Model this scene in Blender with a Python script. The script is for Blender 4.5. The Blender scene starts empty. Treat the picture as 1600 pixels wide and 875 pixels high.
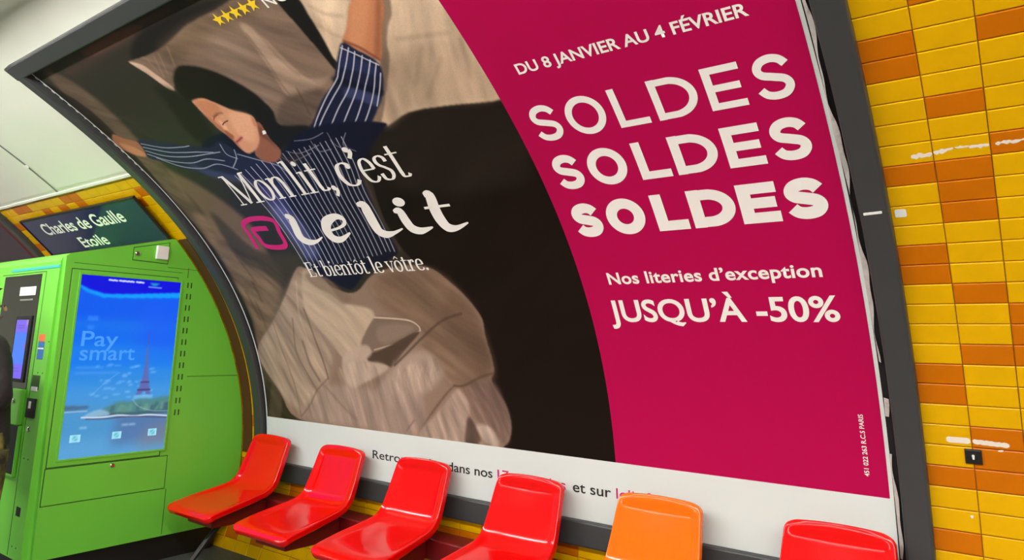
import bpy, bmesh, math, random
import numpy as np
from mathutils import Vector, Matrix

C = bpy.context.scene.collection
SC = bpy.context.scene
random.seed(7)
FZ = 0.633                                    # height of the poster's lower edge above the platform

# ------------------------------------------------------------------ camera, world, exposure
cam_d = bpy.data.cameras.new('camera'); cam = bpy.data.objects.new('camera', cam_d); C.objects.link(cam)
R = [[0.805936, 0.591609, 0.0216], [-0.086303, 0.153509, -0.984371], [-0.585679, 0.791476, 0.174776]]                                # rows: right, down, forward
cl = [4.46705, -3.14982, 0.84947]
m = Matrix(((R[0][0], -R[1][0], -R[2][0], cl[0]), (R[0][1], -R[1][1], -R[2][1], cl[1]), (R[0][2], -R[1][2], -R[2][2], cl[2] + FZ), (0, 0, 0, 1)))
cam.matrix_world = m
cam_d.sensor_width = 36; cam_d.lens = 1080.265 / 1600 * 36
cam_d.shift_y = -92.288 / 1600
cam_d.clip_start = 0.02
SC.camera = cam
w = bpy.data.worlds.new('world'); SC.world = w; w.use_nodes = True
bg = w.node_tree.nodes['Background']; bg.inputs[0].default_value = (1, .97, .92, 1); bg.inputs[1].default_value = 0.22
SC.view_settings.view_transform = 'Standard'; SC.view_settings.look = 'None'
SC.view_settings.gamma = 1; SC.view_settings.exposure = 0.0; SC.view_settings.use_curve_mapping = False
TUBE = 66.0                                  # strength of the fluorescent tubes
TUBE_Y, TUBE_Z = -3.05, 2.36 + FZ

# ------------------------------------------------------------------ helpers
def srgb(r, g, b):
    f = lambda c: (c / 255 / 12.92) if c <= 10.3 else ((c / 255 + .055) / 1.055) ** 2.4
    return (f(r), f(g), f(b), 1)
def mat(name, col, rough=.5, metal=0, coat=0, noise=0, nscale=30, emit=None, estr=0, spec=.5, bump=0, bscale=80):
    M = bpy.data.materials.new(name); M.use_nodes = True; nt = M.node_tree; b = nt.nodes['Principled BSDF']
    b.inputs['Base Color'].default_value = col; b.inputs['Roughness'].default_value = rough; b.inputs['Metallic'].default_value = metal
    b.inputs['Coat Weight'].default_value = coat; b.inputs['Coat Roughness'].default_value = .08; b.inputs['Specular IOR Level'].default_value = spec
    if emit: b.inputs['Emission Color'].default_value = emit; b.inputs['Emission Strength'].default_value = estr
    tc = nt.nodes.new('ShaderNodeTexCoord')
    n = nt.nodes.new('ShaderNodeTexNoise'); n.inputs['Scale'].default_value = nscale; n.inputs['Detail'].default_value = 4
    nt.links.new(tc.outputs['Object'], n.inputs['Vector'])
    if noise:
        r = nt.nodes.new('ShaderNodeMapRange'); r.inputs['To Min'].default_value = 1 - noise; r.inputs['To Max'].default_value = 1 + noise
        nt.links.new(n.outputs['Fac'], r.inputs['Value'])
        h = nt.nodes.new('ShaderNodeHueSaturation'); h.inputs['Color'].default_value = col
        nt.links.new(r.outputs[0], h.inputs['Value']); nt.links.new(h.outputs[0], b.inputs['Base Color'])
    if bump:
        n2 = nt.nodes.new('ShaderNodeTexNoise'); n2.inputs['Scale'].default_value = bscale
        nt.links.new(tc.outputs['Object'], n2.inputs['Vector'])
        bp = nt.nodes.new('ShaderNodeBump'); bp.inputs['Strength'].default_value = bump; bp.inputs['Distance'].default_value = .01
        nt.links.new(n2.outputs['Fac'], bp.inputs['Height']); nt.links.new(bp.outputs[0], b.inputs['Normal'])
    return M
def attr_mat(name, rough=.45, emission=0, spec=.3):
    M = bpy.data.materials.new(name); M.use_nodes = True; nt = M.node_tree; b = nt.nodes['Principled BSDF']
    a = nt.nodes.new('ShaderNodeVertexColor'); a.layer_name = 'ink'
    b.inputs['Roughness'].default_value = rough; b.inputs['Specular IOR Level'].default_value = spec
    if emission:
        nt.links.new(a.outputs[0], b.inputs['Emission Color']); b.inputs['Emission Strength'].default_value = emission
        b.inputs['Base Color'].default_value = (.01, .01, .012, 1)
    else:
        nt.links.new(a.outputs[0], b.inputs['Base Color'])
    return M
def link(name, me, parent=None, mats=(), smooth=False):
    o = bpy.data.objects.new(name, me); C.objects.link(o)
    for x in mats: me.materials.append(x)
    if parent is not None: o.parent = parent
    if smooth: me.polygons.foreach_set('use_smooth', [True] * len(me.polygons))
    return o
def obj(name, bm, material, parent=None, smooth=False):
    me = bpy.data.meshes.new(name); bmesh.ops.recalc_face_normals(bm, faces=bm.faces); bm.to_mesh(me); bm.free()
    ms = material if isinstance(material, (list, tuple)) else (material,)
    return link(name, me, parent, ms, smooth)
def raw(name, vs, fs, material, parent=None, smooth=False, idx=None):
    me = bpy.data.meshes.new(name); me.from_pydata([tuple(v) for v in vs], [], fs); 
    ms = material if isinstance(material, (list, tuple)) else (material,)
    o = link(name, me, parent, ms, smooth)
    if idx is not None: me.polygons.foreach_set('material_index', idx)
    return o
def thing(name, label, cat, loc=(0, 0, 0), group=None):
    o = bpy.data.objects.new(name, None); C.objects.link(o); o.location = loc; o.empty_display_size = .1
    tag(o, label, cat, group); return o
def tag(o, label, cat, group=None):
    o['label'] = label; o['category'] = cat
    if group: o['group'] = group
    return o
def struct(o): o['kind'] = 'structure'; return o
def box(bm, lo, hi, bev=0, seg=2):
    r = bmesh.ops.create_cube(bm, size=1); vs = r['verts']
    for v in vs: v.co = Vector([lo[i] + (v.co[i] + .5) * (hi[i] - lo[i]) for i in range(3)])
    if bev:
        es = list({e for v in vs for e in v.link_edges})
        bmesh.ops.bevel(bm, geom=es, offset=bev, segments=seg, affect='EDGES', profile=.5)
    return bm
def boxbm(*a, **k): return box(bmesh.new(), *a, **k)
def prism(bm, pts, axis, a, b, bev=0, seg=2):
    """polygon pts in the two other axes, extruded along axis from a to b"""
    def P(q, t):
        if axis == 0: return (t, q[0], q[1])
        if axis == 1: return (q[0], t, q[1])
        return (q[0], q[1], t)
    v0 = [bm.verts.new(P(q, a)) for q in pts]; v1 = [bm.verts.new(P(q, b)) for q in pts]; n = len(pts)
    fs = [bm.faces.new(v0), bm.faces.new(v1[::-1])] + [bm.faces.new((v0[i], v1[i], v1[(i + 1) % n], v0[(i + 1) % n])) for i in range(n)]
    bmesh.ops.recalc_face_normals(bm, faces=fs)
    if bev:
        es = list({e for f in fs for e in f.edges}); bmesh.ops.bevel(bm, geom=es, offset=bev, segments=seg, affect='EDGES')
    return bm
def tube(bm, pts, rad, n=10, caps=True):
    pts = [Vector(p) for p in pts]; rings = []
    for i, p in enumerate(pts):
        d = (pts[min(i + 1, len(pts) - 1)] - pts[max(i - 1, 0)]).normalized()
        a = d.orthogonal().normalized() if i == 0 else (a - d * a.dot(d)).normalized()
        b = d.cross(a); r = rad[i] if isinstance(rad, (list, tuple)) else rad
        rings.append([bm.verts.new(p + (a * math.cos(2 * math.pi * k / n) + b * math.sin(2 * math.pi * k / n)) * r) for k in range(n)])
    for u, v in zip(rings, rings[1:]):
        for k in range(n): bm.faces.new((u[k], u[(k + 1) % n], v[(k + 1) % n], v[k]))
    if caps: bm.faces.new(rings[0][::-1]); bm.faces.new(rings[-1])
    return bm
def disc(bm, c, ax, r, h, n=16):
    ax = Vector(ax).normalized(); return tube(bm, [Vector(c), Vector(c) + ax * h * .7, Vector(c) + ax * h], [r, r, r * .7], n)

# ------------------------------------------------------------------ the curved wall: s is arc length up the wall, u runs along it
PA = [0.0012757793858623279, 0.5093269961664222, -0.012104157271868027, -0.013366187176257647]
_g = np.linspace(-1.2, 7.6, 1761)
_ph = PA[0] + PA[1] * _g + PA[2] * _g ** 2 + PA[3] * _g ** 3
_i = np.searchsorted(_g, 3.3); _ph = np.where(_g > 3.3, _ph[_i] + .12 * (_g - 3.3), _ph)
_dy, _dz = -np.sin(_ph), np.cos(_ph); _h = _g[1] - _g[0]
_Y = np.concatenate([[0], np.cumsum((_dy[1:] + _dy[:-1]) / 2 * _h)]); _Z = np.concatenate([[0], np.cumsum((_dz[1:] + _dz[:-1]) / 2 * _h)])
_Y -= np.interp(0, _g, _Y); _Z -= np.interp(0, _g, _Z)
def surf(u, s, d=0.0):
    """point(s) on the wall, lifted d towards the platform"""
    u = np.asarray(u, float); s = np.asarray(s, float)
    y = np.interp(s, _g, _Y); z = np.interp(s, _g, _Z); ph = np.interp(s, _g, _ph)
    y = y - d * np.cos(ph); z = z - d * np.sin(ph)
    return np.stack(np.broadcast_arrays(u, y, z + FZ), -1)
def S(u, s, d=0.0): return Vector(surf(u, s, d).tolist())
S_FLOOR = float(np.interp(-FZ, _Z, _g)) if _Z[0] < -FZ else -.64

# ------------------------------------------------------------------ materials
G = 0.97
M_yellow = mat('yellow_tile', srgb(229, 174, 0), .32, noise=.10, nscale=9, spec=.2)
M_orange = mat('orange_tile', srgb(203, 110, 0), .32, noise=.10, nscale=9, spec=.2)
M_grout = mat('tile_grout', srgb(140, 98, 34), .8)
M_scrape = mat('scraped_paint', srgb(238, 226, 208), .7)
M_vault = mat('cream_vault', srgb(240, 240, 224), .45, noise=.03, nscale=3, spec=.25)
M_bead = mat('white_bead', srgb(240, 240, 230), .4)
M_joint = mat('panel_joint', srgb(120, 122, 112), .6)
M_floor = mat('asphalt_floor', srgb(84, 88, 82), .55, noise=.35, nscale=40, bump=.3, bscale=160)
M_frame = mat('grey_frame', srgb(60, 62, 62), .42, noise=.06, nscale=14)
M_back = mat('frame_backing', srgb(14, 14, 14), .7)
M_white = mat('white_print', srgb(220, 227, 222), .5, spec=.25)
M_mag = mat('magenta_print', srgb(180, 3, 75), .42, noise=.02, nscale=60, spec=.2)
M_letter = mat('white_ink', srgb(244, 240, 232), .5, spec=.25)
M_black = mat('black_ink', srgb(22, 21, 22), .5)
M_pink = mat('pink_ink', srgb(206, 24, 112), .5)
M_star = mat('yellow_ink', srgb(246, 206, 32), .5)
M_film = mat('crumpled_film', srgb(196, 192, 184), .35, noise=.3, nscale=40)
M_red = mat('red_plastic', (.80, .001, .001, 1), .13, spec=.5)
M_orangeseat = mat('orange_plastic', (.92, .17, .0005, 1), .13, spec=.5)
M_maroon = mat('maroon_metal', srgb(120, 10, 12), .45)
M_dark = mat('dark_metal', srgb(26, 24, 23), .45)
M_green = mat('green_lacquer', srgb(116, 206, 66), .38, noise=.03, nscale=5, spec=.4)
M_seam = mat('green_seam', srgb(44, 84, 24), .6)
M_glass = mat('black_glass', srgb(30, 30, 26), .12, spec=.5)
M_chrome = mat('chrome', srgb(200, 200, 195), .2, metal=1)
M_sensor = mat('white_plastic', srgb(240, 242, 238), .35)
M_led = mat('cyan_led', srgb(20, 60, 60), .4, emit=srgb(70, 225, 205), estr=.95)
M_sign = mat('navy_enamel', srgb(18, 28, 80), .14, spec=.28)
M_signrim = mat('dark_rim', srgb(18, 14, 18), .5)
M_housing = mat('lamp_housing', srgb(150, 150, 150), .5)
M_tube = mat('tube_glow', (1, 1, 1, 1), .4, emit=(1, .985, .95, 1), estr=TUBE)
M_redposter = mat('dark_red_print', srgb(110, 10, 22), .5, noise=.05)
M_plum = mat('plum_print', srgb(70, 52, 66), .5, noise=.08)

# ------------------------------------------------------------------ setting: floor, tiled wall, vault
bm = boxbm((-7, -4.6, -.25), (9.5, .02, 0)); struct(obj('floor', bm, M_floor))

TH, TW, S0, UA = .0779, .1532, 2.158, 4.274      # tile height and width, a known row and column line
STOP = 2.262
ORANGE = {0: (1, 2, 7, 11, 12, 17, 18, 22, 25), 1: (-1, 4, 7, 8, 9, 13, 16, 20, 21, 22), 2: (1, 6, 14, 15, 16, 20, 21, 22, 25)}
def build_wall():
    vs, fs, ix = [], [], []
    # bed behind the tiles
    ss = np.linspace(S_FLOOR - .02, STOP, 48); n = 0
    for s in ss:
        for u in (-7, 9.5): vs.append(surf(u, s, -.006))
    for k in range(len(ss) - 1): fs.append((2 * k, 2 * k + 1, 2 * k + 3, 2 * k + 2)); ix.append(0)
    rnd = random.Random(5)
    g = .0014; b = .0030
    for c in range(-72, 33):
        u0 = UA + (c - 1) * TW; u1 = u0 + TW
        if u1 < -6.9: continue
        for k in range(-2, 37):
            s1 = S0 - k * TH; s0 = s1 - TH
            if s1 > STOP: s1 = STOP
            if s1 - s0 < .01 or s1 < S_FLOOR: continue
            t = rnd.random()
            if c in ORANGE and -1 <= k <= 26: o = k in ORANGE[c]
            else: o = t < .30
            if u0 > -.02 and u1 < 4.0 and s0 > .02: continue      # behind the poster
            i = len(vs)
            a0, a1, b0, b1 = u0 + g, u1 - g, s0 + g, s1 - g
            for u, s, d in ((a0, b0, -.006), (a1, b0, -.006), (a1, b1, -.006), (a0, b1, -.006), (a0, b0, -.002), (a1, b0, -.002), (a1, b1, -.002), (a0, b1, -.002),
                            (a0 + b, b0 + b, 0), (a1 - b, b0 + b, 0), (a1 - b, b1 - b, 0), (a0 + b, b1 - b, 0)):
                vs.append(surf(u, s, d))
            fs.append((i + 8, i + 9, i + 10, i + 11)); ix.append(2 if o else 1)
            for q in range(4):
                r = (q + 1) % 4
                fs.append((i + 4 + q, i + 4 + r, i + 8 + r, i + 8 + q)); ix.append(2 if o else 1)
                fs.append((i + q, i + r, i + 4 + r, i + 4 + q)); ix.append(2 if o else 1)
    # scrapes through the glaze
    def scrape(pts):
        i = len(vs)
        for u, s in pts: vs.append(surf(u, s, .0006))
        fs.append(tuple(range(i, i + len(pts)))); ix.append(3)
    rs = random.Random(3)
    def ragged(u0, u1, s0, s1, h, jag, slope=0):
        n = max(4, int((u1 - u0) / .007)); top, bot = [], []
        for q in range(n + 1):
            f = q / n; u = u0 + (u1 - u0) * f; c = s0 + (s1 - s0) * f
            e = min(1, 14 * min(f, 1 - f) + .55)
            top.append((u, c + h * e * (1 - jag * rs.random()))); bot.append((u, c - h * e * (1 - jag * rs.random())))
        scrape(bot + top[::-1])
    ragged(4.212, 4.272, 1.640, 1.644, .012, .7); ragged(4.276, 4.330, 1.647, 1.653, .012, .8); ragged(4.335, 4.372, 1.656, 1.655, .006, .8); ragged(4.372, 4.424, 1.650, 1.652, .012, .7)
    ragged(4.440, 4.62, 1.652, 1.656, .009, .8)
    ragged(4.196, 4.270, .546, .546, .0115, .05); ragged(4.277, 4.385, .546, .541, .0105, .35); ragged(4.350, 4.366, .518, .521, .004, .3)
    ragged(4.246, 4.256, .270, .270, .006, .2)
    return raw('wall_back', vs, fs, (M_grout, M_yellow, M_orange, M_scrape), None, False, ix)
struct(build_wall())

ss = np.concatenate([np.linspace(STOP, 3.5, 26), np.linspace(3.6, 7.4, 30)])
vs = []; fs = []
for s in ss:
    for u in (-7, 9.5): vs.append(surf(u, s, .001))
n = len(vs)
for s in ss:
    for u in (-7, 9.5): vs.append(surf(u, s, -.12))
for k in range(len(ss) - 1):
    fs.append((2 * k, 2 * k + 1, 2 * k + 3, 2 * k + 2)); fs.append((n + 2 * k + 1, n + 2 * k, n + 2 * k + 2, n + 2 * k + 3))
    fs.append((2 * k, 2 * k + 2, n + 2 * k + 2, n + 2 * k)); fs.append((2 * k + 3, 2 * k + 1, n + 2 * k + 1, n + 2 * k + 3))
fs.append((1, 0, n, n + 1)); k = 2 * (len(ss) - 1); fs.append((k, k + 1, n + k + 1, n + k))
struct(raw('ceiling', vs, fs, M_vault, None, True))

ep = [(float(a[1]), float(a[2])) for a in surf(np.zeros(60), np.linspace(S_FLOOR, 7.4, 60), -.02)]
ep = ep + [(ep[-1][0], 0.0)]
for nm, a in (('wall_left', -7.06), ('wall_right', 9.46)):
    bm = bmesh.new(); prism(bm, ep, 0, a, a + .06); struct(obj(nm, bm, M_vault))

def strip(name, material, u0, u1, s0, s1, d0, d1, ns=40, parent=None, bev=0):
    """a bar lying on the wall: u0..u1 by s0..s1, from lift d0 to d1, outer edges chamfered"""
    bm = bmesh.new(); ss = np.linspace(s0, s1, ns); rings = []
    k = bev
    for j, s in enumerate(ss):
        rings.append([bm.verts.new(S(u, s, d)) for u, d in ((u0, d0), (u1, d0), (u1, d1 - k), (u1 - k * .3, d1 - k * .3), (u1 - k, d1), (u0 + k, d1), (u0 + k * .3, d1 - k * .3), (u0, d1 - k))] if k else
                     [bm.verts.new(S(u, s, d)) for u, d in ((u0, d0), (u1, d0), (u1, d1), (u0, d1))])
    n = len(rings[0])
    for a, b in zip(rings, rings[1:]):
        for q in range(n): bm.faces.new((a[q], a[(q + 1) % n], b[(q + 1) % n], b[q]))
    bm.faces.new(rings[0][::-1]); bm.faces.new(rings[-1])
    return obj(name, bm, material, parent)
struct(strip('trim_1', M_bead, -2.58, -.13, STOP - .006, STOP + .012, -.004, .012, 4)); struct(strip('trim_3', M_bead, 4.13, 9.5, STOP - .006, STOP + .012, -.004, .012, 4))
j = struct(strip('trim_2', M_joint, -1.314, -1.298, STOP + .015, 3.28, .0005, .006, 30))
strip('joint_clip', M_bead, -1.33, -1.285, 2.53, 2.555, .004, .014, 3, j)

# ------------------------------------------------------------------ fluorescent lights over the platform edge (they light the scene), plus an added far row
FILL_Y = -9.2  # unseen far row, added as fill for surfaces that face the tracks
for k in range(18):
    far = k > 8; x0 = -4.2 + (k % 9) * 1.5; ly, lz = (FILL_Y if far else TUBE_Y), TUBE_Z
    t = thing('fluorescent_light', 'added unseen strip light beyond the tracks, fills light onto the machine front' if far else 'fluorescent strip light in the grey trough hung along the vault above the platform', 'light', (x0, ly, lz), 'added fill lights beyond the tracks' if far else 'strip lights along the platform')
    bm = bmesh.new(); prism(bm, [(-.42, .0), (.42, .0), (.42, .03), (.10, .09), (-.10, .09), (-.42, .03)], 0, 0, 1.5); obj('housing', bm, M_housing, t)
    bm = bmesh.new(); prism(bm, [(.07 * math.cos(a), -.001 - .07 * math.sin(a)) for a in np.linspace(0, math.pi, 11)], 0, .10, 1.36); obj('diffuser', bm, M_tube, t)
    top = 1.2 if far else float(np.interp(-ly, -_Y, _Z)) + FZ - lz
    for xx in (.3, 1.16): obj('hanger', tube(bmesh.new(), [(xx, 0, .09), (xx, 0, top)], .012, 8), M_housing, t)

# ------------------------------------------------------------------ billboard frame
def billboard(u0, u1, s0, s1, label, wl=.095):
    fr = thing('billboard_frame', label, 'frame', tuple(S(u0, s0)))
    inv = Matrix.Translation(-Vector(fr.location))
    def fix(o): o.data.transform(inv); return o
    fix(strip('backing', M_back, u0 + .02, u1 - .02, s0 + .02, s1 - .02, -.004, .001, 60, fr))
    fix(strip('side_rail', M_frame, u0, u0 + wl, s0, s1, -.006, .040, 60, fr, .010))
    fix(strip('side_rail', M_frame, u1 - wl, u1, s0, s1, -.006, .040, 60, fr, .010))
    # straight rails: section in (s, d)
    for name, a, b in (('bottom_rail', s0, s0 + .118), ('top_rail', s1 - .092, s1)):
        bm = bmesh.new(); k = .008; sec = [(a, -.006), (b, -.006), (b, .041 - k), (b - k * .3, .041 - k * .3), (b - k, .041), (a + k, .041), (a + k * .3, .041 - k * .3), (a, .041 - k)]
        L = [bm.verts.new(S(u0 + .0005, s, d)) for s, d in sec]; Rr = [bm.verts.new(S(u1 - .0005, s, d)) for s, d in sec]
        for q in range(8): bm.faces.new((L[q], Rr[q], Rr[(q + 1) % 8], L[(q + 1) % 8]))
        bm.faces.new(L[::-1]); bm.faces.new(Rr); fix(obj(name, bm, M_frame, fr))
    return fr
billboard(-.126, 4.126, -.121, 3.170, 'wide dark grey metal frame curving up the wall round the large pink and black poster')

# ------------------------------------------------------------------ the poster
poster = thing('advertising_poster', 'large curved advertising poster, sleeping woman in striped pyjamas beside a magenta sale panel', 'poster', tuple(S(0, 0)))
PINV = Matrix.Translation(-Vector(poster.location))
def sheet(name, material, u0, u1, s0, s1, d, parent, inv, ns=60, nu=2):
    us = np.linspace(u0, u1, nu); ss = np.linspace(s0, s1, ns); vs = [surf(u, s, d) for s in ss for u in us]
    fs = [(j * nu + i, j * nu + i + 1, (j + 1) * nu + i + 1, (j + 1) * nu + i) for j in range(ns - 1) for i in range(nu - 1)]
    o = raw(name, vs, fs, material, parent, True); o.data.transform(inv); return o
UM, SM, UE, STP = 2.812, .297, 3.998, 3.09
sheet('paper', M_white, -.014, 4.004, -.002, STP, .004, poster, PINV)
sheet('white_band', M_white, .0, UE + .004, .0, SM, .0052, poster, PINV, 12)
sheet('magenta_panel', M_mag, UM, UE - .008, SM, STP, .0052, poster, PINV)

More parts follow.
